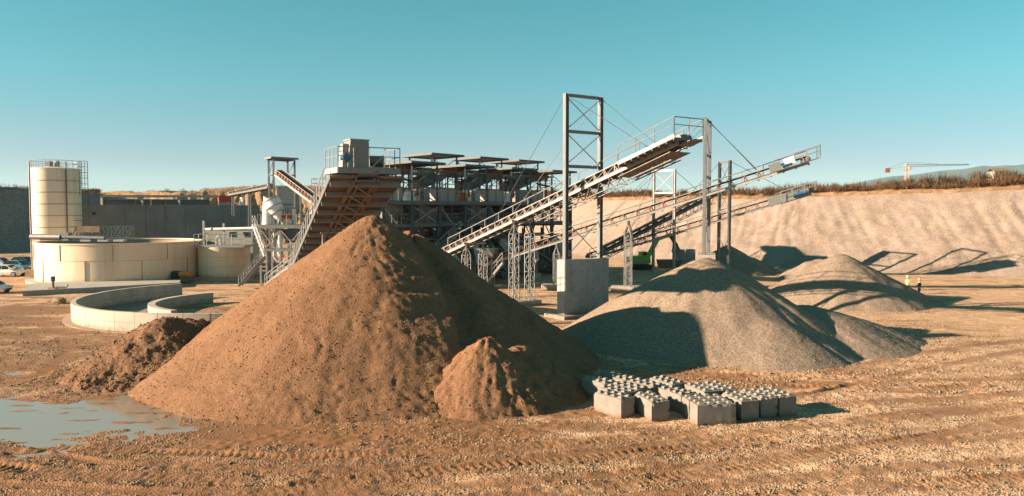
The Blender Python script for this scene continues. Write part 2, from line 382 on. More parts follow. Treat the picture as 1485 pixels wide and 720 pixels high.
# puddle basins: (centre px, radii in metres, rotation)
PUDDLES = [((62, 606), 5.6, 4.2, 0.0, 1.0), ((160, 602), 1.5, 1.3, 0.0, 0.9), ((-40, 612), 5.0, 4.0, 0.0, 1.0),
           ((834, 585), 0.85, 1.1, -0.5, 1.0), ((150, 582), 1.6, 0.9, 0.0, 0.9),
           ((20, 541), 0.6, 0.4, 0, .9), ((42, 545), 0.6, 0.3, 0, .8), ((3, 553), 0.5, 0.4, 0, .9)]
PUD = [(G(*c), a, b, r, w) for c, a, b, r, w in PUDDLES]
WATER_Z = -0.05
def puddle_mask(X, Y):
    w = np.zeros(X.shape)
    wob = fbm(X * 0.7, Y * 0.9, 91, 4) * 0.75
    for c, a, b, r, k in PUD:
        dx, dy = X - c.x, Y - c.y
        u = dx * math.cos(r) + dy * math.sin(r); v = -dx * math.sin(r) + dy * math.cos(r)
        q = np.sqrt((u / a) ** 2 + (v / b) ** 2) + wob
        w = np.maximum(w, k * (1 - sstep(0.75, 1.1, q)))
    return w
def ground_h(X, Y):
    X = np.asarray(X, float); Y = np.asarray(Y, float)
    near = 1 - sstep(48, 70, Y) * 0.7
    far = 1 - sstep(90, 140, Y)
    n = fbm(X * 0.16, Y * 0.2, 3, 3) * 0.10 + fbm(X * 0.9, Y * 1.2, 5, 3) * 0.05 + fbm(X * 3.3, Y * 3.9, 9, 3) * 0.050 * near
    n = n + np.maximum(0, vnoise(X * 7, Y * 7, 21) - 0.18) * 0.10 * near
    h = n * far * (0.35 + 0.65 * near)
    # shallow wheel ruts running across the yard
    for i, (pts, hw, dep, pitch) in enumerate(TRACKS):
        d, s, sd = seg_dist(X, Y, pts)
        fade = 0.12 + 0.88 * sstep(-0.22, 0.3, fbm(s * 0.33, np.full(s.shape, i * 3.7), 40, 2))
        prof = 1 - sstep(hw * 0.72, hw * 1.15, d)
        rim = np.exp(-((d - hw * 1.35) / 0.12) ** 2) * dep * 0.75 * (0.6 + fbm(X * 2.5, Y * 2.5, 60, 2))
        lug = sstep(-0.35, 0.35, np.sin(2 * math.pi * (s / pitch + np.abs(sd) * 1.1)))
        h = h * (1 - 0.75 * prof * fade) + fade * (rim - prof * dep * (1.0 - 0.9 * lug))
    p = puddle_mask(X, Y)
    h = np.maximum(h, -0.035) * (1 - p) + p * (-0.085 + fbm(X * 0.9, Y * 2.6, 77, 4) * 0.11)
    return h

def axis(parts):
    a = []
    for x0, x1, st in parts: a.append(np.arange(x0, x1, st))
    a.append(np.array([parts[-1][1]])); return np.concatenate(a)
gx = np.concatenate([-np.geomspace(6000, 60, 22), axis([(-58, -24, 0.35), (-24, 24, 0.075), (24, 58, 0.35)]), np.geomspace(60, 6000, 22)])
gy = np.concatenate([-np.geomspace(600, 10, 8), axis([(0, 20, 2.0), (20, 44, 0.085), (44, 70, 0.22), (70, 118, 0.9)]), np.geomspace(120, 7000, 22)])
GX, GY = np.meshgrid(gx, gy)
GH = ground_h(GX, GY)
ground_me = np_mesh('ground', np.stack([GX, GY, GH], -1).reshape(-1, 3), grid_faces(len(gy), len(gx)), True)
# dirt attributes: orange wet mud round the sand piles, pale gravelly crust elsewhere
mudpts = [(G(150, 590), 6, 2.2), (G(400, 625), 5.5, 1.4), (G(330, 630), 3.0, 1.3), (G(640, 622), 7, 1.3), (G(820, 590), 2.6, 2.0), (G(470, 640), 6, 1.2), (G(1000, 548), 5, 1.5), (G(1140, 560), 5, 1.4), (G(30, 452), 7, 4)]
mud = np.zeros(GX.shape)
mw = fbm(GX * 0.5, GY * 0.8, 33, 4) * 0.8
for c, a, b in mudpts:
    mud = np.maximum(mud, 1 - sstep(0.6, 1.15, np.sqrt(((GX - c.x) / a) ** 2 + ((GY - c.y) / b) ** 2) + mw))
for pts, hw, dep, pitch in TRACKS:
    d, s, sd = seg_dist(GX, GY, pts); mud = np.maximum(mud, 0.7 * (1 - sstep(hw, hw * 2.2, d)))
mud = np.maximum(mud, puddle_mask(GX, GY))
at = ground_me.attributes.new('mud', 'FLOAT', 'POINT'); at.data.foreach_set('value', mud.ravel().astype(np.float32))
darkband = sstep(-.15, .25, fbm(GX * .09 + 3, GY * .22, 97, 4)) * (1 - sstep(-2, 6, GX)) * (1 - sstep(28, 34, GY))
pale = np.clip(-0.5 * darkband + sstep(-6, 12, GX) * 0.8 + sstep(52, 75, GY) * 0.55 + sstep(-12, -20, GX) * sstep(33, 42, GY) * 0.12, -0.6, 1)
at = ground_me.attributes.new('pale', 'FLOAT', 'POINT'); at.data.foreach_set('value', pale.ravel().astype(np.float32))

def ground_material():
    m, (n, l, b, geo, out) = loose('yard_ground', (0.31, 0.165, 0.085), (0.195, 0.098, 0.048), (0.44, 0.29, 0.185), 11, 1.0, 0.045, pebble=0.32, psize=17, big=0.28)
    def mul(a, c):
        x = n.new('ShaderNodeMath'); x.operation = 'MULTIPLY'; l.new(a, x.inputs[0])
        if isinstance(c, float): x.inputs[1].default_value = c
        else: l.new(c, x.inputs[1])
        return x.outputs[0]
    ap = n.new('ShaderNodeAttribute'); ap.attribute_name = 'pale'
    mp = n.new('ShaderNodeMapping'); mp.inputs['Scale'].default_value = (0.45, 1.0, 1); mp.inputs['Rotation'].default_value = (0, 0, R(8)); l.new(geo.outputs['Position'], mp.inputs[0])
    nz = n.new('ShaderNodeTexNoise'); nz.inputs['Scale'].default_value = 0.42; nz.inputs['Detail'].default_value = 9; nz.inputs['Roughness'].default_value = 0.72
    l.new(mp.outputs[0], nz.inputs['Vector'])
    ad = n.new('ShaderNodeMath'); ad.operation = 'ADD'; l.new(nz.outputs['Fac'], ad.inputs[0]); l.new(mul(ap.outputs['Fac'], 0.22), ad.inputs[1])
    rp = n.new('ShaderNodeValToRGB'); rp.color_ramp.elements[0].position = 0.54; rp.color_ramp.elements[1].position = 0.70; l.new(ad.outputs[0], rp.inputs[0])
    # pale crust keeps the pebble speckle
    sp = n.new('ShaderNodeMixRGB'); sp.blend_type = 'MULTIPLY'; sp.inputs[0].default_value = 1
    l.new(out, sp.inputs[1]); sp.inputs[2].default_value = (2.25, 2.6, 3.0, 1)
    m1 = n.new('ShaderNodeMixRGB'); l.new(mul(rp.outputs[0], 0.85), m1.inputs[0]); l.new(out, m1.inputs[1]); l.new(sp.outputs[0], m1.inputs[2])
    am = n.new('ShaderNodeAttribute'); am.attribute_name = 'mud'
    nm = n.new('ShaderNodeTexNoise'); nm.inputs['Scale'].default_value = 1.4; nm.inputs['Detail'].default_value = 6; l.new(mp.outputs[0], nm.inputs['Vector'])
    rm = n.new('ShaderNodeValToRGB'); rm.color_ramp.elements[0].color = (0.17, 0.075, 0.032, 1); rm.color_ramp.elements[1].color = (0.31, 0.15, 0.066, 1); l.new(nm.outputs['Fac'], rm.inputs[0])
    m2 = n.new('ShaderNodeMixRGB'); l.new(mul(am.outputs['Fac'], 0.9), m2.inputs[0]); l.new(m1.outputs[0], m2.inputs[1]); l.new(rm.outputs[0], m2.inputs[2])
    l.new(m2.outputs[0], b.inputs['Base Color'])
    rr = n.new('ShaderNodeMapRange'); rr.inputs[3].default_value = 0.95; rr.inputs[4].default_value = 0.55; l.new(am.outputs['Fac'], rr.inputs[0]); l.new(rr.outputs[0], b.inputs['Roughness'])
    bs = [x for x in n if x.type == 'BUMP'][0]
    rb = n.new('ShaderNodeMapRange'); rb.inputs[3].default_value = 1.0; rb.inputs[4].default_value = 0.25; l.new(am.outputs['Fac'], rb.inputs[0]); l.new(rb.outputs[0], bs.inputs['Strength'])
    return m
ground_me.materials.append(ground_material())
ground = bpy.data.objects.new('ground', ground_me); COL.objects.link(ground)
tag(ground, 'brown gravelly quarry yard with tyre tracks and wet patches', None, None, 'structure')

# standing water: one sheet in the basins
wm = bpy.data.materials.new('puddle_water'); wm.use_nodes = True
wb = wm.node_tree.nodes['Principled BSDF']
wb.inputs['Base Color'].default_value = (0.27, 0.225, 0.175, 1); wb.inputs['Roughness'].default_value = 0.10; wb.inputs['IOR'].default_value = 1.5
wnz = wm.node_tree.nodes.new('ShaderNodeTexNoise'); wnz.inputs['Scale'].default_value = 2.5
wbp = wm.node_tree.nodes.new('ShaderNodeBump'); wbp.inputs['Strength'].default_value = 0.05; wbp.inputs['Distance'].default_value = 0.02
wm.node_tree.links.new(wnz.outputs['Fac'], wbp.inputs['Height']); wm.node_tree.links.new(wbp.outputs[0], wb.inputs['Normal'])
def water_sheet(name, label, pts):
    mb = MB(); mb.add([(x, y, WATER_Z) for x, y in pts], [tuple(range(len(pts)))])
    tag(mb.build(name, wm), label, None, None, 'structure')
water_sheet('puddle', 'shallow muddy puddle in front of the small dark pile', gp((-160, 690), (420, 640), (420, 600), (262, 555), (180, 520), (-160, 520)))
water_sheet('puddle', 'small dark puddle between the sand heap and the blocks', gp((780, 615), (858, 600), (862, 560), (800, 560)))

# loose stones on the yard (nobody could count them)
def scatter_stones(N, ymin, ymax, smin, smax, seed):
    g = np.random.default_rng(seed)
    u = g.uniform(-0.72, 0.72, N * 3); iy = g.uniform(1 / ymax, 1 / ymin, N * 3); Y = 1 / iy; X = u * Y
    keep = (fbm(X * 0.45, Y * 0.7, 5 + seed, 4) + 0.10 * sstep(-5, 15, X) > g.uniform(-0.22, 0.42, N * 3)) & (puddle_mask(X, Y) < 0.25)
    for pts, hw, dep, pitch in TRACKS: keep &= seg_dist(X, Y, pts)[0] > hw * g.uniform(0.8, 1.5, N * 3)
    X = X[keep][:N]; Y = Y[keep][:N]; n = len(X)
    base = np.array([(1, 0, 0), (0, 1, 0), (-1, 0, 0), (0, -1, 0), (0, 0, 1), (0, 0, -1)], float)
    tri = np.array([(0, 1, 4), (1, 2, 4), (2, 3, 4), (3, 0, 4), (1, 0, 5), (2, 1, 5), (3, 2, 5), (0, 3, 5)])
    s = smin + (smax - smin) * g.random(n) ** 2.6
    rz = g.uniform(0, 6.28, n); c, sn = np.cos(rz), np.sin(rz)
    v = base[None] * (s[:, None, None] * g.uniform(0.6, 1.3, (n, 6, 1)))
    v[:, :, 2] *= 0.75
    x = v[:, :, 0] * c[:, None] - v[:, :, 1] * sn[:, None]; y = v[:, :, 0] * sn[:, None] + v[:, :, 1] * c[:, None]
    z = v[:, :, 2] + (ground_h(X, Y) + s * 0.25)[:, None]
    vv = np.stack([x + X[:, None], y + Y[:, None], z], -1).reshape(-1, 3)
    ff = (tri[None] + (np.arange(n) * 6)[:, None, None]).reshape(-1, 3)
    return vv, ff
v1, f1 = scatter_stones(46000, 20, 62, 0.009, 0.055, 4)
v2, f2 = scatter_stones(20000, 36, 74, 0.02, 0.085, 6)
v1 = np.concatenate([v1, v2]); f1 = np.concatenate([f1, f2 + len(v1) - len(v2)])
st_me = np_mesh('gravel_stones', v1, f1); st_me.materials.append(M['stone'])
st = bpy.data.objects.new('gravel_stones', st_me); COL.objects.link(st)
tag(st, 'loose pale stones strewn over the brown yard', 'stones', None, 'stuff')

# ------------------------------------------------------------------ quarry edge: slope on the right, rock wall on the left
def smooth_line(pts, n):
    pts = np.array(pts, float); d = np.concatenate([[0], np.cumsum(np.hypot(*np.diff(pts[:, :2], axis=0).T))])
    s = np.linspace(0, d[-1], n); o = np.stack([np.interp(s, d, pts[:, k]) for k in range(pts.shape[1])], -1)
    k = max(3, int(n * 0.03)); ker = np.hanning(2 * k + 1); ker /= ker.sum()
    for c in range(o.shape[1]):
        e = np.concatenate([2 * o[0, c] - o[k:0:-1, c], o[:, c], 2 * o[-1, c] - o[-2:-k - 2:-1, c]])
        o[:, c] = np.convolve(e, ker, 'valid')
    return o, s
def quarry_edge(name, label, pts, out_dir, n, nt, rough, skew, mats, seed, plate):
    o, s = smooth_line(pts, n)                      # columns: x, y, rim height, run
    tang = np.gradient(o[:, :2], axis=0); tang /= np.linalg.norm(tang, axis=1)[:, None]
    nrm = np.stack([-tang[:, 1], tang[:, 0]], -1)
    rows = []; ts = np.linspace(0, 1, nt)
    for t in ts:
        prof = t ** 1.12 * 1.0
        S = s + skew * t
        wave = np.sin(math.pi * min(1, t * 1.0)) ** 0.6
        gul = fbm(S * 0.22, np.full(n, t * 0.9), seed, 5, 0.55)
        rill = -np.abs(fbm(S * 1.3 + 3, np.full(n, t * 1.6), seed + 5, 4)) * 1.0
        lump = fbm(s * 0.6, np.full(n, t * o[:, 3] * 0.6), seed + 9, 4)
        off = rough * wave * (gul * 0.5 + rill * 0.85 + lump * 0.6)
        rimw = fbm(s * 0.11, np.zeros(n), seed + 3, 4) * 0.9 * rough * t ** 6
        p = o[:, :2] + nrm * (o[:, 3] * t - off * 0.7 + rimw * 0.6)[:, None]
        z = -0.12 + (o[:, 2] + 0.12 + rimw * 0.7) * prof + off * 0.55
        rows.append(np.concatenate([p, z[:, None]], 1))
    rim = rows[-1]; od = np.array(out_dir, float); od /= np.linalg.norm(od)
    for k, dist in enumerate([0.6, 2, 5, 12, 40, 150, 700, 3000, 6500]):
        q = rim.copy(); q[:, :2] += od[None] * dist
        q[:, 2] += fbm(q[:, 0] * 0.3, q[:, 1] * 0.3, seed + 2, 3) * 0.5 + 0.25 - dist * 0.0012
        rows.append(q)
    nr = len(rows); me = np_mesh(name, np.array(rows).reshape(-1, 3), grid_faces(nr, n), True)
    me.materials.append(mats[0]); me.materials.append(mats[1])
    idx = np.zeros((nr - 1, n - 1), np.int32); idx[nt - 1 + plate:] = 1
    me.polygons.foreach_set('material_index', idx.ravel())
    ob = bpy.data.objects.new(name, me); COL.objects.link(ob); tag(ob, label, None, None, 'structure')
    return rim, s
RIGHT_TOE = [(-8, 215, 13.0, 9), (4, 178, 11.2, 14), (13, 143, 10.8, 17), (36, 117, 11.0, 18), (63, 98.5, 11.9, 18.5), (100, 80, 12.6, 19), (170, 40, 13, 20)]
rimR, sR = quarry_edge('quarry_slope', 'pale sunlit gravel slope of the quarry behind the conveyors', RIGHT_TOE, (0.35, 0.94), 680, 90, 0.48, 9.0, (M['slope'], M['plateau']), 100, -4)
LEFT_TOE = [(-320, 20, 12.5, 5), (-190, 100, 12.5, 4.5), (-108, 159, 12.4, 4.5), (-94, 172, 12.4, 4.5), (-96, 196, 12.4, 5), (-120, 240, 12.4, 7)]
rimL, sL = quarry_edge('quarry_wall', 'steep dark rock face of the quarry behind the parked cars', LEFT_TOE, (-0.55, 0.83), 420, 30, 1.1, 2.0, (M['rock'], M['plateau']), 300, 0)
MID_TOE = [(-110, 196, 12.5, 8), (-84, 192, 13.0, 8), (-66, 194, 13.4, 9), (-48, 198, 14.2, 9), (-30, 200, 14.0, 9), (-8, 208, 13.0, 9), (14, 212, 12.5, 8)]
rimM, sM = quarry_edge('spoil_bank', 'orange earth bank heaped behind the long concrete wall', MID_TOE, (0.0, 1.0), 300, 36, 2.0, 3.0, (M['spoil'], M['plateau']), 500, 2)

# ------------------------------------------------------------------ piles
def pile(name, label, fn, bounds, res, material, drop=-0.25):
    xs = np.arange(bounds[0], bounds[1], res); ys = np.arange(bounds[2], bounds[3], res)
    X, Y = np.meshgrid(xs, ys); H = fn(X, Y)
    H = np.maximum(H, drop)
    f = grid_faces(len(ys), len(xs)); hz = H.ravel()[f]
    f = f[(hz > drop + 1e-6).any(1)]
    used = np.zeros(X.size, bool); used[f.ravel()] = True; remap = np.cumsum(used) - 1
    cx, cy = (bounds[0] + bounds[1]) / 2, (bounds[2] + bounds[3]) / 2
    v = np.stack([X - cx, Y - cy, H], -1).reshape(-1, 3)[used]
    me = np_mesh(name, v, remap[f], True); me.materials.append(material)
    o = bpy.data.objects.new(name, me); COL.objects.link(o); o.location = (cx, cy, 0); ORI[o.name] = Vector((cx, cy, 0))
    return tag(o, label, 'pile')
def cone(X, Y, cx, cy, h, slope, rnd, ax=1.0, ay=1.0, rot=0.0):
    dx, dy = X - cx, Y - cy
    u = (dx * math.cos(rot) + dy * math.sin(rot)) / ax; v = (-dx * math.sin(rot) + dy * math.cos(rot)) / ay
    r = np.hypot(u, v)
    return h - slope * (np.sqrt(r * r + rnd * rnd) - rnd), r, np.arctan2(v, u)
def smax(a, b, k):
    d = np.clip(0.5 + 0.5 * (a - b) / k, 0, 1); return b * (1 - d) + a * d + k * d * (1 - d)

def sand_fn(X, Y):
    a, r, th = cone(X, Y, -7.6, 43.0, 8.1, 0.725, 0.5)
    wob = fbm(th * 2.2, r * 0.05, 7, 3)
    a = a + wob * 0.35 * sstep(1, 8, r)
    foot = sstep(9, 12.5, r); a = a + foot * 0.35
    # second lobe behind, tipped off to the right
    b, r2, t2 = cone(X, Y, -5.7, 45.0, 7.0, 0.70, 0.6)
    b = b + fbm(t2 * 3, r2 * 0.2, 8, 3) * 0.5
    h = smax(a, b, 0.12)
    right = sstep(-0.2, 0.9, np.cos(th + 0.45))               # slumped, lumpy side
    # dug channel between the two lobes
    mid = np.abs((X + 6.3) * 0.74 + (Y - 44.0) * 0.67 - 0.9 + fbm(r * 0.5, r * 0.1, 12, 2) * 0.5)
    # slumped gully with a sharp left bank and a dark floor, running down to the small heap
    d_, s_, sd_ = seg_dist(X, Y, [(-6.9, 43.6), (-5.7, 42.9), (-3.9, 40.6), (-2.4, 37.2), (-1.6, 34.0)])
    sd_ = sd_ + 0.5 * fbm(s_ * .8, s_ * 0 + 2, 13, 3)
    h = h - (0.35 + 0.55 * sstep(0.5, 3, s_)) * sstep(-0.15, 0.25, -sd_) * (1 - sstep(0.9, 2.2, -sd_)) * (1 - sstep(1.8, 2.6, d_)) * sstep(0.2, 1.5, s_)
    # rills down the slope
    rill = 0
    for k, (t0, dep, r0) in enumerate([(-1.72, .20, 1.2), (-1.30, .22, 1.4), (-0.98, .20, 2.4), (-1.48, .15, 6.0)]):
        q = th - t0 - 0.10 * fbm(r * 0.8, r * 0 + k * 5.1, 31, 4) * 2
        rill = rill - 0.28 * dep * np.exp(-((q * r) / 0.13) ** 2) * sstep(r0, r0 + 1.2, r) * sstep(-.12, .25, fbm(r * 0.7, r * 0 + k, 44, 3))
    h = h + rill
    # slump terraces: arcs running round the cone
    h = h + fbm(th * 7, r * 2.6, 14, 4) * (0.055 + 0.05 * right) + fbm(X * 1.1, Y * 1.1, 15, 3) * (0.02 + 0.06 * right * sstep(2, 6, r)) + fbm(X * 4.2 + Y * 2, Y * 3.4, 16, 4) * (0.03 + 0.085 * right * np.clip(fbm(X * .5, Y * .5, 18, 2) + .6, 0, 1))
    return h
sand = pile('sand_pile', 'huge brown sand cone under the steep feed conveyor', sand_fn, (-22.5, 9, 29, 60), 0.085, M['sand'])
def soil_fn(X, Y):
    a, r, th = cone(X, Y, -18.0, 41.2, 2.85, 0.64, 0.6, 1.0, 1.0)
    b, r2, _ = cone(X, Y, -16.8, 42.2, 2.6, 0.62, 0.6)
    h = smax(a, b, 0.5)
    return h + fbm(X * 0.8, Y * 0.8, 25, 3) * 0.35 + (0.5 - np.abs(fbm(X * 2.6 + Y * 1.5, Y * 2 - X, 26, 4))) * 0.16 - 0.05 + fbm(X * 9, Y * 9, 27, 2) * 0.08
soil_o = pile('soil_pile', 'small dark lumpy soil heap left of the huge sand cone', soil_fn, (-25, -10, 34, 50), 0.08, M['soil'])
def lobe_fn(X, Y):
    a, r, th = cone(X, Y, -1.15, 35.1, 2.7, 0.78, 0.35)
    b, r2, _ = cone(X, Y, 0.5, 36.6, 2.1, 0.75, 0.5)
    h = smax(a, b, 0.4)
    lump = sstep(-2, 1.0, X)
    return h + fbm(th * 3, r * 0.6, 35, 3) * 0.18 + fbm(X * 2.2, Y * 2.2, 36, 4) * (0.05 + 0.22 * lump) + fbm(X * 6, Y * 6, 37, 3) * 0.07
lobe_o = pile('sand_heap', 'small brown sand heap at the foot of the huge cone, toward the blocks', lobe_fn, (-8, 7, 29, 42), 0.07, M['sand'])

def gravel1_fn(X, Y):
    a, r, th = cone(X, Y, 12.75, 52.0, 5.25, 0.50, 0.6)
    a = a - 0.0075 * r * r
    a = a + fbm(th * 1.7, r * 0.08, 51, 3) * 0.5 * sstep(1, 6, r)
    b, r2, _ = cone(X, Y, 14.6, 46.6, 2.2, 0.50, 1.2)          # slumped apron in front
    c, r3, _ = cone(X, Y, 6.7, 51.6, 1.25, 0.52, 0.8)
    h = smax(smax(a, b, 0.25), c, 0.5)
    g = np.abs((th + 1.02) * r + 0.25 * np.sin(r * 0.9)); h = h - 0.10 * np.exp(-(g / 0.25) ** 2) * sstep(2, 4, r)
    g = np.abs((th + 0.80) * r + 0.2 * np.sin(r * 0.7 + 2)); h = h - 0.06 * np.exp(-(g / 0.2) ** 2) * sstep(3, 5, r)
    return h + fbm(X * 0.8, Y * 0.8, 52, 3) * 0.07 + fbm(X * 4, Y * 4, 53, 3) * 0.022
grav_o = pile('gravel_pile', 'large grey gravel cone behind the concrete blocks', gravel1_fn, (1, 24, 40, 64), 0.11, M['gravel'])
def gravel2_fn(X, Y):
    a, r, th = cone(X, Y, 19.0, 51.2, 2.25, 0.38, 0.8, 1.1, 1.0)
    return a + fbm(th * 2, r * 0.1, 55, 3) * 0.3 * sstep(1, 4, r) + fbm(X * 4, Y * 4, 56, 3) * 0.04
grav2_o = pile('gravel_heap', 'low grey gravel heap on the right flank of the large gravel cone', gravel2_fn, (11, 29, 42, 61), 0.12, M['gravel'])
def gravel3_fn(X, Y):
    a, r, th = cone(X, Y, 30.6, 73.6, 4.35, 0.56, 0.5)
    return a + fbm(th * 2.2, r * 0.1, 57, 3) * 0.35 * sstep(1, 6, r) + fbm(X * 2, Y * 2, 58, 3) * 0.05
grav3_o = pile('gravel_pile', 'pale gravel cone beside the two workers', gravel3_fn, (18, 44, 60, 87), 0.16, M['gravel'])
def gravel4_fn(X, Y):
    a, r, th = cone(X, Y, 37.6, 97.0, 2.5, 0.55, 0.6)
    return a + fbm(X * 0.7, Y * 0.7, 59, 3) * 0.35
pile('gravel_heap', 'small far gravel heap below the lowest conveyor head', gravel4_fn, (30, 46, 89, 105), 0.2, M['gravel'])
def gravel5_fn(X, Y):
    a, r, th = cone(X, Y, 29.2, 107.0, 3.6, 0.56, 0.5)
    return a + fbm(X * 0.6, Y * 0.6, 61, 3) * 0.4
pile('gravel_pile', 'shaded gravel cone behind the tall twin-legged mast and white car', gravel5_fn, (17, 41, 96, 119), 0.25, M['gravel'])
# loose clods and pebbles lying on the piles and rolled out round their feet
def scatter_on(pile_o, fn, bounds, N, smin, smax, material, seed, foot=0.25, name='loose_pebbles'):
    g = np.random.default_rng(seed); X = g.uniform(bounds[0], bounds[1], N * 3); Y = g.uniform(bounds[2], bounds[3], N * 3)
    H = fn(X, Y); Gh = ground_h(X, Y)
    on = (H > Gh + .05) & (fbm(X * .9, Y * .9, seed, 3) > g.uniform(-.5, .35, N * 3))
    spill = (H <= Gh + .05) & (H > Gh - .75) & (g.random(N * 3) < foot * np.exp((H - Gh) / .3))
    k = np.where(on | spill)[0][:N]; X = X[k]; Y = Y[k]; Z = np.maximum(H[k], Gh[k]); n = len(X)
    base = np.array([(1, 0, 0), (0, 1, 0), (-1, 0, 0), (0, -1, 0), (0, 0, 1), (0, 0, -1)], float)
    tri = np.array([(0, 1, 4), (1, 2, 4), (2, 3, 4), (3, 0, 4), (1, 0, 5), (2, 1, 5), (3, 2, 5), (0, 3, 5)])
    s = smin + (smax - smin) * g.random(n) ** 3; v = base[None] * (s[:, None, None] * g.uniform(.6, 1.3, (n, 6, 1)))
    rz = g.uniform(0, 6.28, n); c, sn = np.cos(rz)[:, None], np.sin(rz)[:, None]
    o0 = pile_o.location
    vv = np.stack([v[:, :, 0] * c - v[:, :, 1] * sn + X[:, None] - o0.x, v[:, :, 0] * sn + v[:, :, 1] * c + Y[:, None] - o0.y, v[:, :, 2] * .8 + (Z + s * .2)[:, None]], -1).reshape(-1, 3)
    me = np_mesh(name, vv, (tri[None] + (np.arange(n) * 6)[:, None, None]).reshape(-1, 3)); me.materials.append(material)
    o = bpy.data.objects.new(name, me); link(o, pile_o); o['kind'] = 'stuff'
scatter_on(sand, sand_fn, (-21, 6, 30.5, 46), 9000, .012, .055, M['sand'], 71, name='loose_clods')
scatter_on(soil_o, soil_fn, (-25, -11, 34.5, 46), 5000, .02, .09, M['soil'], 72, name='loose_clods')
scatter_on(lobe_o, lobe_fn, (-6, 6, 30.5, 39), 2500, .012, .055, M['sand'], 73, name='loose_clods')
scatter_on(grav_o, gravel1_fn, (2, 23, 41, 55), 9000, .012, .042, M['gravel'], 74, .6)
scatter_on(grav2_o, gravel2_fn, (15, 28, 43, 55), 3000, .012, .042, M['gravel'], 75, .6)
scatter_on(grav3_o, gravel3_fn, (19, 43, 62, 80), 2500, .02, .06, M['gravel'], 76, .6)
# a few boulders lying in the yard
for (x, y, s, lab) in [(86, 440, 0.55, 'pale boulder lying left of the concrete ring wall'), (1186, 521, 0.22, 'small stone at the toe of the low gravel heap')]:
    c = G(x, y); bm = bmesh.new(); bmesh.ops.create_icosphere(bm, subdivisions=2, radius=s)
    for v in bm.verts:
        k = 1 + 0.35 * float(fbm(v.co.x * 2 / s * 0.6 + x, v.co.y * 2 / s * 0.6 + v.co.z * 3, 71, 2)); v.co *= k; v.co.z *= 0.7
    me = bpy.data.meshes.new('boulder'); bm.to_mesh(me); bm.free(); me.materials.append(M['stone'])
    o = bpy.data.objects.new('boulder', me); COL.objects.link(o); o.location = (c.x, c.y, s * 0.3 + float(ground_h(np.array([c.x]), np.array([c.y]))[0])); tag(o, lab, 'boulder')
# ------------------------------------------------------------------ interlocking concrete blocks
def block_meshes():
    bm = bmesh.new(); bmesh.ops.create_cube(bm, size=1.0)
    for v in bm.verts: v.co.x *= 1.6; v.co.y *= 0.8; v.co.z = v.co.z * 0.82 + 0.41
    bmesh.ops.subdivide_edges(bm, edges=bm.edges[:], cuts=7, use_grid_fill=True)
    for v in bm.verts:                      # worn, chipped arrises
        ex_ = sum((abs(abs(v.co.x) - .8) < 1e-4, abs(abs(v.co.y) - .4) < 1e-4, abs(abs(v.co.z - .41) - .41) < 1e-4))
        if ex_ >= 2:
            k = rng.uniform(.002, .012) + (rng.uniform(.02, .05) if rng.random() < .12 else 0)
            d = Vector((v.co.x, v.co.y, v.co.z - .41)); d = Vector((math.copysign(1, d.x) if abs(abs(v.co.x) - .8) < 1e-4 else 0, math.copysign(1, d.y) if abs(abs(v.co.y) - .4) < 1e-4 else 0, math.copysign(1, d.z) if abs(abs(v.co.z - .41) - .41) < 1e-4 else 0))
            v.co -= d * k
        else: v.co += Vector((rng.uniform(-.003, .003), rng.uniform(-.003, .003), rng.uniform(-.002, .002)))
    me = bpy.data.meshes.new('body'); bm.to_mesh(me); bm.free(); me.materials.append(M['concrete_block'])
    mb = MB(); mb.box((0, 0, 0.05), (0.25, 0.25, 0.10), 0, 0.52)
    o = mb.build('stud', M['concrete_block']); sm = o.data; bpy.data.objects.remove(o)
    return me, sm
VARIANTS = [block_meshes() for _ in range(6)]
AX = {'a': (.6, -.8), 'b': (.27, -.96), 'c': (.42, -.91), 'd': (.47, -.88), 'e': (.988, .155), 'f': (.24, -.97), 'g': (.28, -.96), 'h': (.30, -.95)}
BLOCKS = [
    (4.22, 32.43, 'a', 'concrete block at the front left corner of the left cluster, pale long side sunlit'),
    (3.92, 35.30, 'a', 'leftmost concrete block, half shaded, nearest the brown sand heap'),
    (4.92, 36.00, 'a', 'rearmost concrete block on the left, next to the shadow of the sand'),
    (5.91, 34.68, 'a', 'concrete block in the left cluster, end to end with the rearmost one'),
    (5.12, 34.06, 'a', 'concrete block in the middle of the left cluster, hemmed in all round'),
    (4.49, 33.44, 'a', 'concrete block directly behind the front left corner block'),
    (5.70, 32.03, 'b', 'front concrete block with narrow grey end, second from the left'),
    (6.96, 33.12, 'c', 'concrete block between both clusters, its long side in shadow'),
    (6.98, 35.18, 'd', 'rear concrete block at the right edge of the left cluster'),
    (7.95, 31.07, 'e', 'nearest concrete block, turned broadside with a round stain'),
    (7.80, 31.92, 'e', 'concrete block right behind the nearest broadside block'),
    (9.31, 32.07, 'f', 'concrete block end-on at the right of the nearest broadside block'),
    (10.21, 32.55, 'g', 'second concrete block from the right end of the row'),
    (11.04, 32.79, 'g', 'rightmost concrete block, casting the long pointed shadow'),
    (8.18, 33.76, 'h', 'bright rear concrete block of the right cluster, on its left'),
    (9.00, 34.01, 'h', 'bright rear concrete block of the right cluster, on its right'),
]
for i, (x, y, k, lab) in enumerate(BLOCKS):
    ax = AX[k]; a = math.atan2(ax[1], ax[0])
    t = thing('concrete_block', lab, 'block', (x, y, -0.02), 'interlocking concrete blocks set down in the yard')
    t.rotation_euler = (0, 0, a + rng.uniform(-.012, .012))
    BODY, STUD = VARIANTS[i % 6]
    o = bpy.data.objects.new('body', BODY); link(o, t)
    if i % 2: o.rotation_euler = (0, 0, math.pi)
    for u in range(4):
        for v in range(2):
            s = bpy.data.objects.new('stud', STUD); link(s, t); s.location = (-0.6 + 0.4 * u, -0.2 + 0.4 * v, 0.812); s.scale = (1, 1, rng.uniform(.75, 1.05))
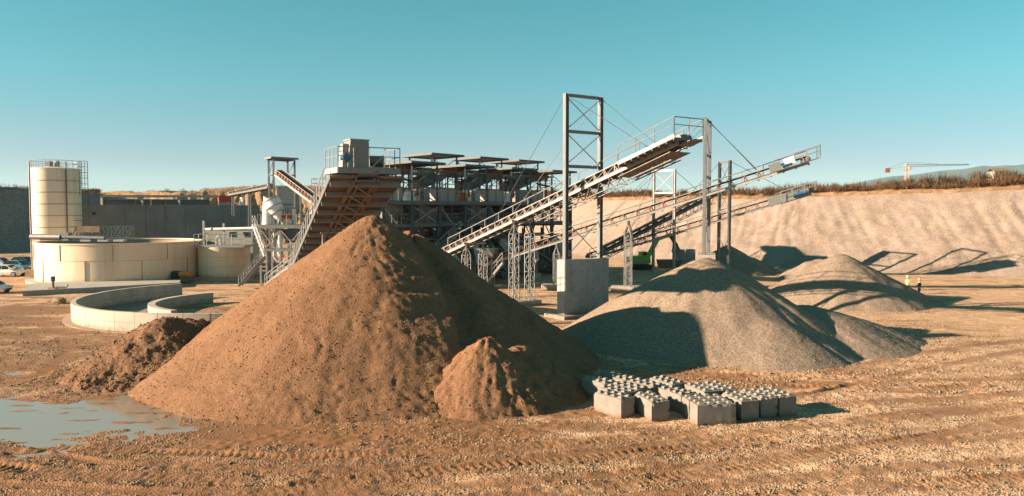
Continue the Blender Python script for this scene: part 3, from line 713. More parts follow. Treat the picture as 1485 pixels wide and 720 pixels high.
# ------------------------------------------------------------------ generic steelwork
def railing(mb, pts, h=1.05, step=1.4, r=0.028, up=Vector((0, 0, 1))):
    pts = [Vector(p) for p in pts]
    for a, b in zip(pts[:-1], pts[1:]):
        mb.tube(a + up * h, b + up * h, r, 5); mb.tube(a + up * h * 0.55, b + up * h * 0.55, r * 0.8, 5)
        n = max(1, int(round((b - a).length / step)))
        for i in range(n + 1): 
            p = a.lerp(b, i / n); mb.tube(p, p + up * h, r, 5)
    return mb
def lattice(mb, a, b, w, d, side, depth, leg=0.07, lace=0.035, step=0.7):
    """4-leg lattice column from a to b; side/depth are unit vectors across it"""
    a = Vector(a); b = Vector(b); side = Vector(side) * (w / 2); depth = Vector(depth) * (d / 2)
    cs = [-side - depth, side - depth, side + depth, -side + depth]
    for c in cs: mb.bar(a + c, b + c, leg, leg, side)
    n = max(2, int(round((b - a).length / step)))
    for i in range(n):
        p0 = a.lerp(b, i / n); p1 = a.lerp(b, (i + 1) / n)
        for k in range(4):
            c0, c1 = cs[k], cs[(k + 1) % 4]
            mb.bar(p1 + c0, p1 + c1, lace, lace)
            if (i + k) % 2: mb.bar(p0 + c0, p1 + c1, lace, lace)
            else: mb.bar(p0 + c1, p1 + c0, lace, lace)
    return mb

def conveyor(name, label, tail, head, width=1.0, idler_h=0.42, pitch=1.15, walk=0, truss=0.0, truss_from=0.0, beam=M['white_steel'], bracket=M['white_steel'], rail_mat=M['galv'], both=False, group='stockpile conveyors', belt_top=0.0, guard=True, beam_h=0.26, roller=None):
    """belt on idlers over two side beams; walk = +1 / -1 side walkway with handrail; truss = depth of the lower chord"""
    tail = Vector(tail); head = Vector(head); d = (head - tail); L = d.length; d.normalize()
    s = d.cross(Vector((0, 0, 1))).normalized(); n = s.cross(d)
    t = thing(name, label, 'conveyor', (tail.x, tail.y, 0), group)
    at = lambda f, a=0.0, h=0.0: tail + d * (L * f) + s * a + n * h
    hw = width / 2
    for sg in (-1, 1):
        mb = MB()
        mb.bar(at(0, sg * hw), at(1, sg * hw), 0.06, beam_h, n)
        mb.bar(at(0, sg * (hw + .03), beam_h / 2), at(1, sg * (hw + .03), beam_h / 2), 0.12, 0.02, n); mb.bar(at(0, sg * (hw + .03), -beam_h / 2), at(1, sg * (hw + .03), -beam_h / 2), 0.12, 0.02, n)
        mb.build('side_beam', beam, t)
    # belt: troughed top run and flat return run
    mb = MB(); zt = beam_h / 2 + idler_h
    sec = [(-hw * .92, zt + .05), (-hw * .45, zt - .06), (hw * .45, zt - .06), (hw * .92, zt + .05)]
    for (a0, h0), (a1, h1) in zip(sec[:-1], sec[1:]):
        q = [at(0, a0, h0), at(0, a1, h1), at(1, a1, h1), at(1, a0, h0)]; mb.prism(q, n * -0.03)
    mb.prism([at(0.0, -hw * .8, -beam_h * .3), at(0, hw * .8, -beam_h * .3), at(1, hw * .8, -beam_h * .3), at(1, -hw * .8, -beam_h * .3)], n * -0.025)
    mb.build('belt', M['rubber'], t)
    # idlers: a bracket frame with a red roller, one mesh shared
    ib = MB(); X, Y, Z = Vector((1, 0, 0)), Vector((0, 1, 0)), Vector((0, 0, 1))
    b0 = beam_h / 2
    for sg in (-1, 1):
        ib.bar((0.16, sg * hw, b0), (0.02, sg * hw * .97, b0 + idler_h), 0.05, 0.05); ib.bar((-0.16, sg * hw, b0), (-0.02, sg * hw * .97, b0 + idler_h), 0.05, 0.05)
    ib.bar((0, -hw, b0 + .05), (0, hw, b0 + .05), 0.07, 0.07)
    br = ib.build('idler_bracket', bracket); brm = br.data; bpy.data.objects.remove(br)
    ib = MB(); ib.tube((0, -hw * .45, zt - .13), (0, hw * .45, zt - .13), 0.055, 6)
    for sg in (-1, 1): ib.tube((0, sg * hw * .45, zt - .13), (0, sg * hw * 1.06, zt + .0), 0.1, 6)
    rr = ib.build('roller', roller or M['roller']); rrm = rr.data; bpy.data.objects.remove(rr)
    rot = Matrix((d, -s, n)).transposed().to_euler()
    k = int(L / pitch)
    for i in range(k):
        p = tail + d * (0.5 + (L - 1.0) * i / max(1, k - 1))
        o = inst('idler_bracket', brm, t, p, rot)
        q = bpy.data.objects.new('roller', rrm); link(q, o)
    # thin lacing between the beams and the belt edge
    mb = MB()
    for sg in (-1, 1):
        mb.bar(at(0, sg * hw * .99, zt + .09), at(1, sg * hw * .99, zt + .09), 0.05, 0.05, n)
    for i in range(k - 1):
        f0 = (0.5 + (L - 1.0) * i / (k - 1)) / L; f1 = (0.5 + (L - 1.0) * (i + 1) / (k - 1)) / L
        mb.bar(at(f0, hw, b0), at(f1, hw, zt), 0.025, 0.025); mb.bar(at(f0, -hw, b0), at(f1, -hw, zt), 0.025, 0.025)
    mb.build('lacing', beam, t)
    kk = int(L / 2.3)
    ib = MB(); ib.bar((0, -hw - .05, 0), (0, hw + .05, 0), 0.09, 0.09); o = ib.build('cross_member', M['galv_dark']); cmm = o.data; bpy.data.objects.remove(o)
    ib = MB(); ib.tube((0, -hw * .8, 0), (0, hw * .8, 0), 0.05, 6); o = ib.build('return_roller', M['galv_dark']); rrm2 = o.data; bpy.data.objects.remove(o)
    for i in range(kk + 1):
        inst('cross_member', cmm, t, at(i / kk, 0, -b0 - .06), rot)
        if i < kk: inst('return_roller', rrm2, t, at((i + .5) / kk, 0, -b0 - .09), rot)
    if truss > 0:
        mb = MB(); m = int(L * (1 - truss_from) / 1.3)
        for sg in (-1, 1):
            mb.bar(at(truss_from, sg * hw * .8, -truss), at(0.97, sg * hw * .8, -truss), 0.07, 0.07, n)
            for i in range(m):
                f0 = truss_from + (0.97 - truss_from) * i / m; f1 = truss_from + (0.97 - truss_from) * (i + 1) / m; fm = (f0 + f1) / 2
                mb.bar(at(f0, sg * hw * .9, -b0), at(fm, sg * hw * .8, -truss), 0.045); mb.bar(at(fm, sg * hw * .8, -truss), at(f1, sg * hw * .9, -b0), 0.045)
        for i in range(m): 
            fm = truss_from + (0.97 - truss_from) * (i + .5) / m; mb.bar(at(fm, -hw * .8, -truss), at(fm, hw * .8, -truss), 0.05)
        mb.build('lower_truss', M['galv_dark'], t)
    for sg in ((1, -1) if both else (walk,)):
        if not sg: continue
        ww = 0.62
        mb = MB(); mb.prism([at(0, sg * (hw + .1), b0 - .06), at(1, sg * (hw + .1), b0 - .06), at(1, sg * (hw + .1 + ww), b0 - .06), at(0, sg * (hw + .1 + ww), b0 - .06)], n * -0.04)
        mb.bar(at(0, sg * (hw + .12 + ww), b0 - .1), at(1, sg * (hw + .12 + ww), b0 - .1), 0.05, 0.16, n)
        for i in range(kk + 1): mb.bar(at(i / kk, sg * hw, -.05), at(i / kk, sg * (hw + ww), b0 - .12), 0.06)
        mb.build('walkway', M['galv'], t)
        mb = MB(); railing(mb, [at(0, sg * (hw + .12 + ww), b0), at(1, sg * (hw + .12 + ww), b0)], 1.1, 2.2, 0.045)
        mb.build('handrail', rail_mat, t)
    mb = MB(); mb.tube(at(1.0, -hw * .95, b0 + idler_h * .45), at(1.0, hw * .95, b0 + idler_h * .45), 0.28, 12); mb.build('head_drum', M['galv_dark'], t, True)
    mb = MB(); mb.tube(at(0.0, -hw * .95, b0 + idler_h * .45), at(0.0, hw * .95, b0 + idler_h * .45), 0.25, 12); mb.build('tail_drum', M['galv_dark'], t, True)
    return t, at, d, s, n, L

# ------------------------------------------------------------------ conveyor A with its pier, portal mast and lattice towers
dA = Vector((.58, -.815, 0)).normalized(); midA = Vector((5.65, 62.8, 0))
tailA = midA - dA * 22.1 + Vector((0, 0, 3.6)); headA = midA + dA * 10.5 + Vector((0, 0, 12.95))
cA, atA, d3A, sA, nA, LA = conveyor('belt_conveyor', 'nearest long belt conveyor with railed head platform above the large gravel cone', tailA, headA, 1.15, truss=0.85, truss_from=0.5, walk=0, roller=M['idler_orange'])
mb = MB(); railing(mb, [atA(0.0, -.75, .15), atA(.845, -.75, .15)], 1.75, 2.4, 0.045); mb.build('handrail', M['galv'], cA)
# head platform: deck both sides, railing, toe boards
fp = (LA - 5.2) / LA
mb = MB()
for sg in (-1, 1): mb.prism([atA(fp, sg * .62, .2), atA(1.012, sg * .62, .2), atA(1.012, sg * 1.4, .2), atA(fp, sg * 1.4, .2)], nA * -0.05)
mb.prism([atA(1.0, -.62, -.16), atA(1.03, -.62, -.16), atA(1.03, .62, -.16), atA(1.0, .62, -.16)], nA * -.05)
mb.build('head_platform', M['plate_under'], cA)
for i in range(9):
    f = fp + (1.01 - fp) * i / 8
    q = MB(); q.bar(atA(f, -1.4, .08), atA(f, 1.4, .08), 0.09, 0.12, nA); q.build('platform_joist', M['galv_dark'], cA)
mb = MB()
for sg in (-1, 1): mb.bar(atA(fp, sg * 1.42, .26), atA(1.015, sg * 1.42, .26), 0.05, 0.26, nA)
mb.build('toe_board', M['white_steel'], cA)
mb = MB()
for sg in (-1, 1): railing(mb, [atA(fp, sg * 1.42, .4), atA(1.015, sg * 1.42, .4)], 1.15, 1.8, 0.04)
railing(mb, [atA(1.015, -1.42, .4), atA(1.015, 1.42, .4)], 1.15, 1.2, 0.04)
mb.build('platform_railing', M['galv'], cA)
mb = MB(); mb.box(atA(.965, -1.0, .75), (0.9, 0.5, 0.7), math.atan2(dA.y, dA.x)); mb.build('gearbox', M['white_steel'], cA)
mb = MB(); mb.tube(atA(.93, -1.0, .7), atA(.955, -1.0, .75), 0.2, 10); mb.build('drive_motor', M['housing'], cA, True)
mb = MB(); mb.prism([atA(fp - .02, -1.0, -.5), atA(.985, -1.0, -.45), atA(.985, 1.0, -.45), atA(fp - .02, 1.0, -.5)], nA * -.05); mb.build('drip_tray', M['plate_under'], cA)

def concrete_box_panels(t, c0, ex, ey, lx, ly, z0, z1, nx, nz, mat_):
    """core with formwork panels (2 cm proud, joints recessed) on the four sides; c0 = corner, ex, ey unit vectors"""
    ex = Vector(ex); ey = Vector(ey); c0 = Vector(c0); up = Vector((0, 0, 1)); j = 0.05
    mb = MB(); mb.prism([c0 + up * z0, c0 + ex * lx + up * z0, c0 + ex * lx + ey * ly + up * z0, c0 + ey * ly + up * z0], up * (z1 - z0)); mb.build('core', mat_, t)
    for (o, e, l, nn, outv) in ((c0, ex, lx, nx, -ey), (c0 + ey * ly, ex, lx, nx, ey), (c0, ey, ly, 1, -ex), (c0 + ex * lx, ey, ly, 1, ex)):
        for i in range(nn):
            for k in range(nz):
                a0 = l * i / nn + j / 2; a1 = l * (i + 1) / nn - j / 2; h0 = z0 + (z1 - z0) * k / nz + j / 2; h1 = z0 + (z1 - z0) * (k + 1) / nz - j / 2
                q = MB(); q.prism([o + e * a0 + up * h0, o + e * a1 + up * h0, o + e * a1 + up * h1, o + e * a0 + up * h1], outv * 0.022); pn = q.build('panel', mat_, t)
                if nn > 1:
                    for fa, fh in ((.25, .3), (.75, .3), (.25, .75), (.75, .75)):
                        hq = MB(); hp0 = o + e * (a0 + (a1 - a0) * fa) + up * (h0 + (h1 - h0) * fh) + outv * .02; hq.tube(hp0, hp0 + outv * .008, .05, 8); hq.build('tie_hole', M['dark'], pn)
pu = Vector((.815, .58, 0)).normalized()                 # along the pier, across conveyor A
pv = Vector((-.58, .815, 0)).normalized()
pc = G(819, 457, 0.3)
pier = thing('concrete_pier', 'tall grey concrete pier under the big portal mast', 'pier', pc)
pier.location.z = 0; ORI[pier.name] = Vector((pc.x, pc.y, 0)); pc0 = Vector((pc.x, pc.y, 0))
concrete_box_panels(pier, pc0, pu, pv, 4.55, 0.95, 0.3, 4.55, 2, 3, M['concrete_pier'])
mb = MB(); o = pc0 - pu * .7 - pv * .8; mb.prism([o, o + pu * 6.0, o + pu * 6.0 + pv * 2.5, o + pv * 2.5], (0, 0, 0.3)); mb.build('footing', M['concrete_pier'], pier)

def portal_mast(label, base0, base1, z0, z1, leg, levels, xbays, m, group='stay-cable masts'):
    """two legs joined by cross beams at the given heights and X-braced in the given bays"""
    base0 = Vector((base0[0], base0[1], 0)); base1 = Vector((base1[0], base1[1], 0)); up = Vector((0, 0, 1))
    e = (base1 - base0).normalized()
    t = thing('portal_mast', label, 'mast', ((base0.x + base1.x) / 2, (base0.y + base1.y) / 2, z0), group)
    for b in (base0, base1):
        q = MB(); q.bar(b + up * z0, b + up * z1, leg * .35, leg, e); q.bar(b + up * z0 - e * leg * .42, b + up * z1 - e * leg * .42, leg, leg * .12, e); q.bar(b + up * z0 + e * leg * .42, b + up * z1 + e * leg * .42, leg, leg * .12, e)
        q.box(b + up * (z0 + .02), (leg * 2, leg * 2, .04), math.atan2(e.y, e.x)); q.build('leg', m, t)
    for z in levels:
        q = MB(); q.bar(base0 + up * z, base1 + up * z, 0.16, 0.24); q.build('cross_beam', m, t)
    for a, b in xbays:
        for p, q_ in ((base0, base1), (base1, base0)):
            q = MB(); q.bar(p + up * a, q_ + up * b, 0.055, 0.055); q.build('brace', m, t)
    return t
lc = pc0 + pv * .48
m1a, m1b = lc + pu * .45, lc + pu * 4.0
zt1 = 17.4
mast1 = portal_mast('tallest braced portal mast, standing on the grey concrete pier', m1a, m1b, 4.55, zt1, 0.34, [zt1 - .12, zt1 - 2.9, zt1 - 5.6], [(zt1 - 2.8, zt1 - .2), (zt1 - 5.5, zt1 - 3.0), (4.7, 7.6)], M['mast'])
def cable(t, p, q, r=0.022, sag=0.0):
    mb = MB(); n = 6; pts = [Vector(p).lerp(Vector(q), i / n) - Vector((0, 0, sag * 4 * (i / n) * (1 - i / n))) for i in range(n + 1)]
    mb.path(pts, r, 5); mb.build('stay_cable', M['cable'], t)
up1 = Vector((0, 0, zt1))
for sg, mp in ((1, m1a), (-1, m1b)):
    mp = Vector((mp.x, mp.y, zt1 - .1))
    cable(mast1, mp, atA(0.30, sg * .6, .2)); cable(mast1, mp, atA(.93, sg * .6, .3))
def lattice_pair(label, c, e, off, top, w=0.62, pad=(3.4, 1.3, .45), m=M['galv']):
    """two pointed lattice columns side by side on one concrete pad, carrying a conveyor"""
    c = Vector((c[0], c[1], 0)); e = Vector(e).normalized(); f = Vector((-e.y, e.x, 0)); up = Vector((0, 0, 1))
    t = thing('lattice_tower', label, 'tower', c, 'lattice towers under the conveyors')
    for sg in (-1, 1):
        q = MB(); b = c + e * (off * sg); lattice(q, b + up * pad[2], b + up * (top - .9), w, w, e, f, 0.06, 0.03, 0.85)
        for a in (-1, 1):
            for g in (-1, 1): q.bar(b + e * (w / 2 * a) + f * (w / 2 * g) + up * (top - .9), b + up * top, 0.06)
        q.bar(b + up * (top - .05), b + up * (top + .25), 0.14)
        q.build('lattice_column', m, t)
    q = MB(); q.box(c + up * (pad[2] / 2), pad, math.atan2(e.y, e.x)); q.build('pad', M['concrete_ring'], t)
    q = MB(); q.bar(c - e * (off + .3) + up * (top + .2), c + e * (off + .3) + up * (top + .2), 0.16, 0.2); q.build('cap_beam', m, t)
def under(at, L, tail, head, px, side=0.0):
    """height and plan position of a conveyor where it crosses photograph column px"""
    best = None
    for i in range(401):
        p = tail.lerp(head, i / 400); x = 742.5 + FPX * p.x / (p.y)
        if best is None or abs(x - px) < best[0]: best = (abs(x - px), p)
    return best[1]
q = under(atA, LA, tailA, headA, 757); lattice_pair('bright lattice tower pair left of the concrete pier', (q.x, q.y), pu, 0.85, q.z - .35)
q = under(atA, LA, tailA, headA, 688); lattice_pair('short lattice tower pair half hidden by the sand cone', (q.x, q.y), pu, 0.95, q.z - .35)

# ------------------------------------------------------------------ conveyor B
dB = Vector((.97, -.24, 0)).normalized(); midB = Vector((19.5, 80, 0))
tailB = midB - dB * 23 + Vector((0, 0, 2.5)); headB = midB + dB * 9.7 + Vector((0, 0, 13.02))
cB, atB, d3B, sB, nB, LB = conveyor('belt_conveyor', 'middle long belt conveyor with white drive panel above the pale gravel cone', tailB, headB, 1.0, walk=-1, idler_h=0.5, pitch=1.35, beam=M['white_steel'], bracket=M['idler_orange'])
fB = (LB - 3.2) / LB
mb = MB()
for sg in (-1, 1): mb.prism([atB(fB, sg * .55, .15), atB(1.03, sg * .55, .15), atB(1.03, sg * 1.2, .15), atB(fB, sg * 1.2, .15)], nB * -.05)
mb.build('head_platform', M['galv_dark'], cB)
mb = MB(); railing(mb, [atB(fB + .05, 1.2, .2), atB(1.03, 1.2, .2), atB(1.03, -1.2, .2), atB(fB, -1.2, .2)], 1.1, 1.2, 0.035); mb.build('platform_railing', M['galv'], cB)
mb = MB(); mb.prism([atB(fB - .015, .9, .15), atB(fB + .018, .9, .15), atB(fB + .018, .9, .95), atB(fB - .015, .9, .95)], sB * .05); mb.build('belt_guard', M['housing'], cB)
mb = MB(); mb.prism([atB(fB + .028, .85, .35), atB(.965, .85, .35), atB(.965, .85, 1.1), atB(fB + .028, .85, 1.05)], sB * .05); mb.build('drive_panel', M['white'], cB)
mb = MB(); mb.tube(atB(fB + .03, 1.1, .38), atB(.955, 1.1, .38), 0.13, 8); mb.tube(atB(fB + .02, 1.1, .38), atB(fB + .03, 1.1, .38), 0.18, 8); mb.build('drive_motor', M['blue'], cB, True)
eB = Vector((.24, .97, 0)).normalized()
b2 = P(1023, 372, 79.8); zb = 3.6
m2a = Vector((midB.x, midB.y, 0)) - eB * 1.7 + Vector((-.1, 0, 0)); m2b = Vector((midB.x, midB.y, 0)) + eB * 1.7 + Vector((.33, 0, 0))
base = thing('mast_base', 'pale concrete base peeking over the large gravel cone', 'base', (midB.x, midB.y, 0))
mb = MB(); mb.box((midB.x + .15, midB.y, 2.0), (1.7, 4.6, 4.0), math.atan2(-.24, .97)); mb.build('core', M['concrete'], base)
mb = MB(); mb.box((midB.x + .15, midB.y, .2), (3.0, 6.0, .4), math.atan2(-.24, .97)); mb.build('footing', M['concrete'], base)
zt2 = 17.5
mast2 = portal_mast('narrow tall twin-legged mast seen end on behind the large gravel cone', m2a, m2b, 4.0, zt2, 0.34, [zt2 - .12, zt2 - 3.6, zt2 - 5.8], [(zt2 - 3.4, zt2 - .3), (5, 8)], M['mast'])
for sg, mp in ((1, m2a), (-1, m2b)):
    mp = Vector((mp.x, mp.y, zt2 - .1)); cable(mast2, mp, atB(0.86, sg * .5, .9), 0.035); cable(mast2, mp, atB(.40, sg * .5, .6))
q = under(atB, LB, tailB, headB, 911); lattice_pair('lattice tower pair right of the concrete pier', (q.x, q.y), eB, 0.85, q.z - .4, 0.62, (1.3, 3.4, .55))
q = under(atB, LB, tailB, headB, 809); lattice_pair('lattice tower pair just behind the concrete pier', (q.x, q.y), eB, 0.85, q.z - .4, 0.62, (1.3, 3.4, .55))

# ------------------------------------------------------------------ conveyors C and D further back
tailC = Vector((10.0, 103.5, 2.0)); headC = P(1176, 281, 96.5)
cC, atC, d3C, sC, nC, LC = conveyor('belt_conveyor', 'lowest far belt conveyor with bluish head against the pale slope', tailC, headC, 1.0, walk=-1, idler_h=0.55, pitch=1.4, truss=0.0, beam=M['galv'], bracket=M['idler_orange'])
fC = (LC - 3.6) / LC
mb = MB(); railing(mb, [atC(fC, 1.1, .2), atC(1.02, 1.1, .2), atC(1.02, -1.1, .2), atC(fC, -1.1, .2)], 1.1, 1.2, 0.04); mb.build('platform_railing', M['galv'], cC)
mb = MB(); mb.prism([atC(fC - .05, .7, -.1), atC(fC + .12, .7, -.1), atC(fC + .12, .7, .95), atC(fC - .05, .7, .95)], sC * .06); mb.build('drive_panel', M['housing'], cC)
mb = MB(); mb.tube(atC(fC + .05, .95, .35), atC(.985, .95, .35), 0.2, 8); mb.build('drive_motor', M['blue'], cC, True)
mb = MB(); mb.prism([atC(fC, -.9, -.16), atC(1.02, -.9, -.16), atC(1.02, 1.1, -.16), atC(fC, 1.1, -.16)], nC * -.05); mb.build('head_platform', M['galv_dark'], cC)
q = under(atC, LC, tailC, headC, 1050)
e3 = Vector((d3C.x, d3C.y, 0)).normalized(); f3 = Vector((-e3.y, e3.x, 0))
p0 = P(1043, 300, q.y + 1.2); p1 = P(1058, 300, q.y - 1.4)
mast3 = portal_mast('dark braced portal mast behind the narrow mast, near the white car', (p0.x, p0.y), (p1.x, p1.y), 0.0, P(1058, 233, p1.y).z, 0.32, [P(1058, 233, p1.y).z - .1, 8.2], [(P(1058, 233, p1.y).z - 3, P(1058, 233, p1.y).z - .3), (2.0, 5.2), (8.3, 11)], M['mast'])
cable(mast3, Vector((p1.x, p1.y, P(1058, 233, p1.y).z - .1)), atC(.93, .4, .6), .03); cable(mast3, Vector((p0.x, p0.y, P(1058, 233, p1.y).z - .1)), atC(.3, -.4, .6), .03)
tailD = P(874, 366, 100.5); headD = P(1036, 283, 106.5)
cD, atD, d3D, sD, nD, LD = conveyor('belt_conveyor', 'dark far belt conveyor climbing between the two white mast legs', tailD, headD, 1.0, walk=0, idler_h=0.4, pitch=1.3, truss=0.9, beam=M['galv_dark'], bracket=M['galv_dark'])
p0 = P(948, 300, 104.5); p1 = P(978, 300, 102.0)
z4 = P(948, 247, 104).z
mast4 = portal_mast('pale portal mast with one X brace in the far background', (p0.x, p0.y), (p1.x, p1.y), 0.0, z4, 0.30, [z4 - .1, z4 - 3.0], [(z4 - 2.9, z4 - .3)], M['white_steel'])
cable(mast4, Vector((p1.x, p1.y, z4 - .1)), atD(.9, .4, .6), .03); cable(mast4, Vector((p0.x, p0.y, z4 - .1)), atD(.25, -.4, .4), .03)
UP = Vector((0, 0, 1))
# ------------------------------------------------------------------ screening plant
PO = Vector((-10.7, 85.0, 0)); PU = Vector((.64, .77, 0)).normalized(); PV = Vector((-.77, .64, 0)).normalized(); PANG = math.atan2(PU.y, PU.x)
def pl(s, w, z): return PO + PU * s + PV * w + UP * z
DECK = 9.3; S0, S1 = -4.15, 29.05; W1 = 9.5
plant = thing('screening_plant', 'long multi-level bluish steel frame of the washing plant', 'plant', PO)
cols = [S0 + 4.15 * i for i in range(9)]
for w in (0.0, 4.75, W1):
    for s in cols:
        q = MB(); q.bar(pl(s, w, 0), pl(s, w, DECK - .3), 0.14, 0.34, PU); q.bar(pl(s - .16, w, 0), pl(s - .16, w, DECK - .3), 0.34, 0.05, PU); q.bar(pl(s + .16, w, 0), pl(s + .16, w, DECK - .3), 0.34, 0.05, PU)
        q.build('column', M['teal_steel'], plant)
for w in (0.0, 4.75, W1):
    for z, h in ((DECK - .18, .36), (6.75, .3), (5.2, .22)):
        q = MB(); q.bar(pl(S0 - .4, w - .01, z), pl(S1 + .4, w - .01, z), 0.16, h); q.build('long_beam', M['teal_steel'], plant)
for s in cols:
    for z in (DECK - .5, 6.5):
        q = MB(); q.bar(pl(s, 0, z), pl(s, W1, z), 0.16, 0.3); q.build('cross_beam', M['teal_steel'], plant)
for i in range(8):
    a, b = cols[i], cols[i + 1]
    pats = ((6.9, DECK - .4),) if i % 2 else ((0.2, 5.0),)
    for z0, z1 in ((6.9, DECK - .4), (0.3, 5.0)):
        if (i + (z0 > 1)) % 2 == 0:
            q = MB(); q.bar(pl(a, .02, z0), pl(b, .02, z1), 0.09); q.build('brace', M['galv'], plant)
            q = MB(); q.bar(pl(b, .12, z0), pl(a, .12, z1), 0.09); q.build('brace', M['galv'], plant)
        else:
            q = MB(); q.bar(pl(a, .02, z1), pl((a + b) / 2, .02, z0), 0.09); q.build('brace', M['galv'], plant)
    q = MB(); q.bar(pl(a, W1, .3), pl(b, W1, 5.0), .09); q.bar(pl(b, W1 - .1, .3), pl(a, W1 - .1, 5.0), .09); q.build('brace', M['teal_steel'], plant)
    # deck of grating panels between the columns
    q = MB(); q.prism([pl(a + .02, -.75, DECK), pl(b - .02, -.75, DECK), pl(b - .02, W1 + .5, DECK), pl(a + .02, W1 + .5, DECK)], UP * .06); q.build('deck_panel', M['galv_dark'], plant)
    q = MB(); q.prism([pl(a + .02, .15, 6.9), pl(b - .02, .15, 6.9), pl(b - .02, 1.4, 6.9), pl(a + .02, 1.4, 6.9)], UP * .06); q.build('walkway_panel', M['galv_dark'], plant)
q = MB(); q.bar(pl(S0 - .4, -.78, DECK - .08), pl(S1 + .4, -.78, DECK - .08), 0.06, 0.36); q.build('deck_edge', M['teal_steel'], plant)
q = MB(); railing(q, [pl(S0, -.75, DECK + .06), pl(S1, -.75, DECK + .06)], 1.1, 1.5, 0.03); railing(q, [pl(S1, -.75, DECK + .06), pl(S1, W1 + .4, DECK + .06)], 1.1, 1.5, 0.03); q.build('deck_railing', M['galv'], plant)
q = MB(); railing(q, [pl(S0, .15, 6.95), pl(S1, .15, 6.95)], 1.05, 1.4, 0.03); q.build('walkway_railing', M['galv'], plant)
for s in (1.0, 9.3, 17.6, 25.9):            # stairs between the levels
    q = MB(); n = 9
    for g in (-.45, .45): q.bar(pl(s - 1.2, .9 + g, 6.95), pl(s + 1.0, .9 + g, DECK), 0.05, 0.22)
    q.build('stair_stringer', M['teal_steel'], plant)
    for i in range(n):
        q = MB(); f = (i + .5) / n; q.box(pl(s - 1.2 + 2.2 * f, .9, 6.95 + (DECK - 6.95) * f), (.25, .85, .04), PANG); q.build('stair_tread', M['galv'], plant)
# service pipes and cable trays threaded through the frame
pr = random.Random(31)
for i in range(34):
    s = pr.uniform(S0, S1); w = pr.uniform(.4, 6.0); z = pr.choice((1.2, 2.4, 3.6, 5.0, 6.3, 8.3)) + pr.uniform(-.3, .3); r = pr.choice((.07, .1, .16))
    pts = [pl(s, w, z)]
    for k in range(pr.randint(2, 3)):
        l_ = pts[-1].copy(); ax = pr.randint(0, 2)
        pts.append(l_ + (PU * pr.uniform(-5, 5) if ax == 0 else PV * pr.uniform(-2, 2) if ax == 1 else UP * pr.uniform(-min(2.5, l_.z - .3), min(2.5, 8.6 - l_.z))) + UP * .02)
    pts = [p for j, p in enumerate(pts) if j == 0 or (p - pts[j - 1]).length > .2]
    if len(pts) > 1:
        q = MB(); q.path(pts, r, 7); q.build('service_pipe', M[pr.choice(('white_steel', 'rust', 'galv', 'machine', 'galv_dark'))], plant, True)
# hoppers below the deck, each hung between the frames
for k, s in enumerate((-2.0, 4.2, 12.5, 20.8)):
    t = thing('hopper', ['grey tapered hopper under the deck beside the sand cone', 'second grey tapered hopper under the deck counted from the sand cone', 'third grey tapered hopper under the deck counted from the sand cone', 'grey tapered hopper under the deck nearest the portal mast'][k], 'hopper', pl(s, 3.2, 0), 'hoppers under the plant deck')
    q = MB(); c = pl(s, 3.2, 0)
    ring = lambda hw, hd, z: [pl(s - hw, 3.2 - hd, z), pl(s + hw, 3.2 - hd, z), pl(s + hw, 3.2 + hd, z), pl(s - hw, 3.2 + hd, z)]
    q.add(ring(1.9, 1.9, 8.95) + ring(1.9, 1.9, 8.2) + ring(.5, .5, 6.2), [(0, 1, 5, 4), (1, 2, 6, 5), (2, 3, 7, 6), (3, 0, 4, 7), (4, 5, 9, 8), (5, 6, 10, 9), (6, 7, 11, 10), (7, 4, 8, 11), (0, 3, 2, 1), (8, 9, 10, 11)]); q.build('bin', M['housing'], t)
    q = MB(); q.box(pl(s, 3.2, 5.8), (.9, .9, .8), PANG); q.build('outlet', M['galv_dark'], t)
    for g in (-1, 1):
        q = MB(); q.bar(pl(s + g * 1.95, 1.25, 8.2), pl(s + g * 1.95, 5.15, 8.2), .1, .14); q.build('stiffener', M['galv_dark'], t)
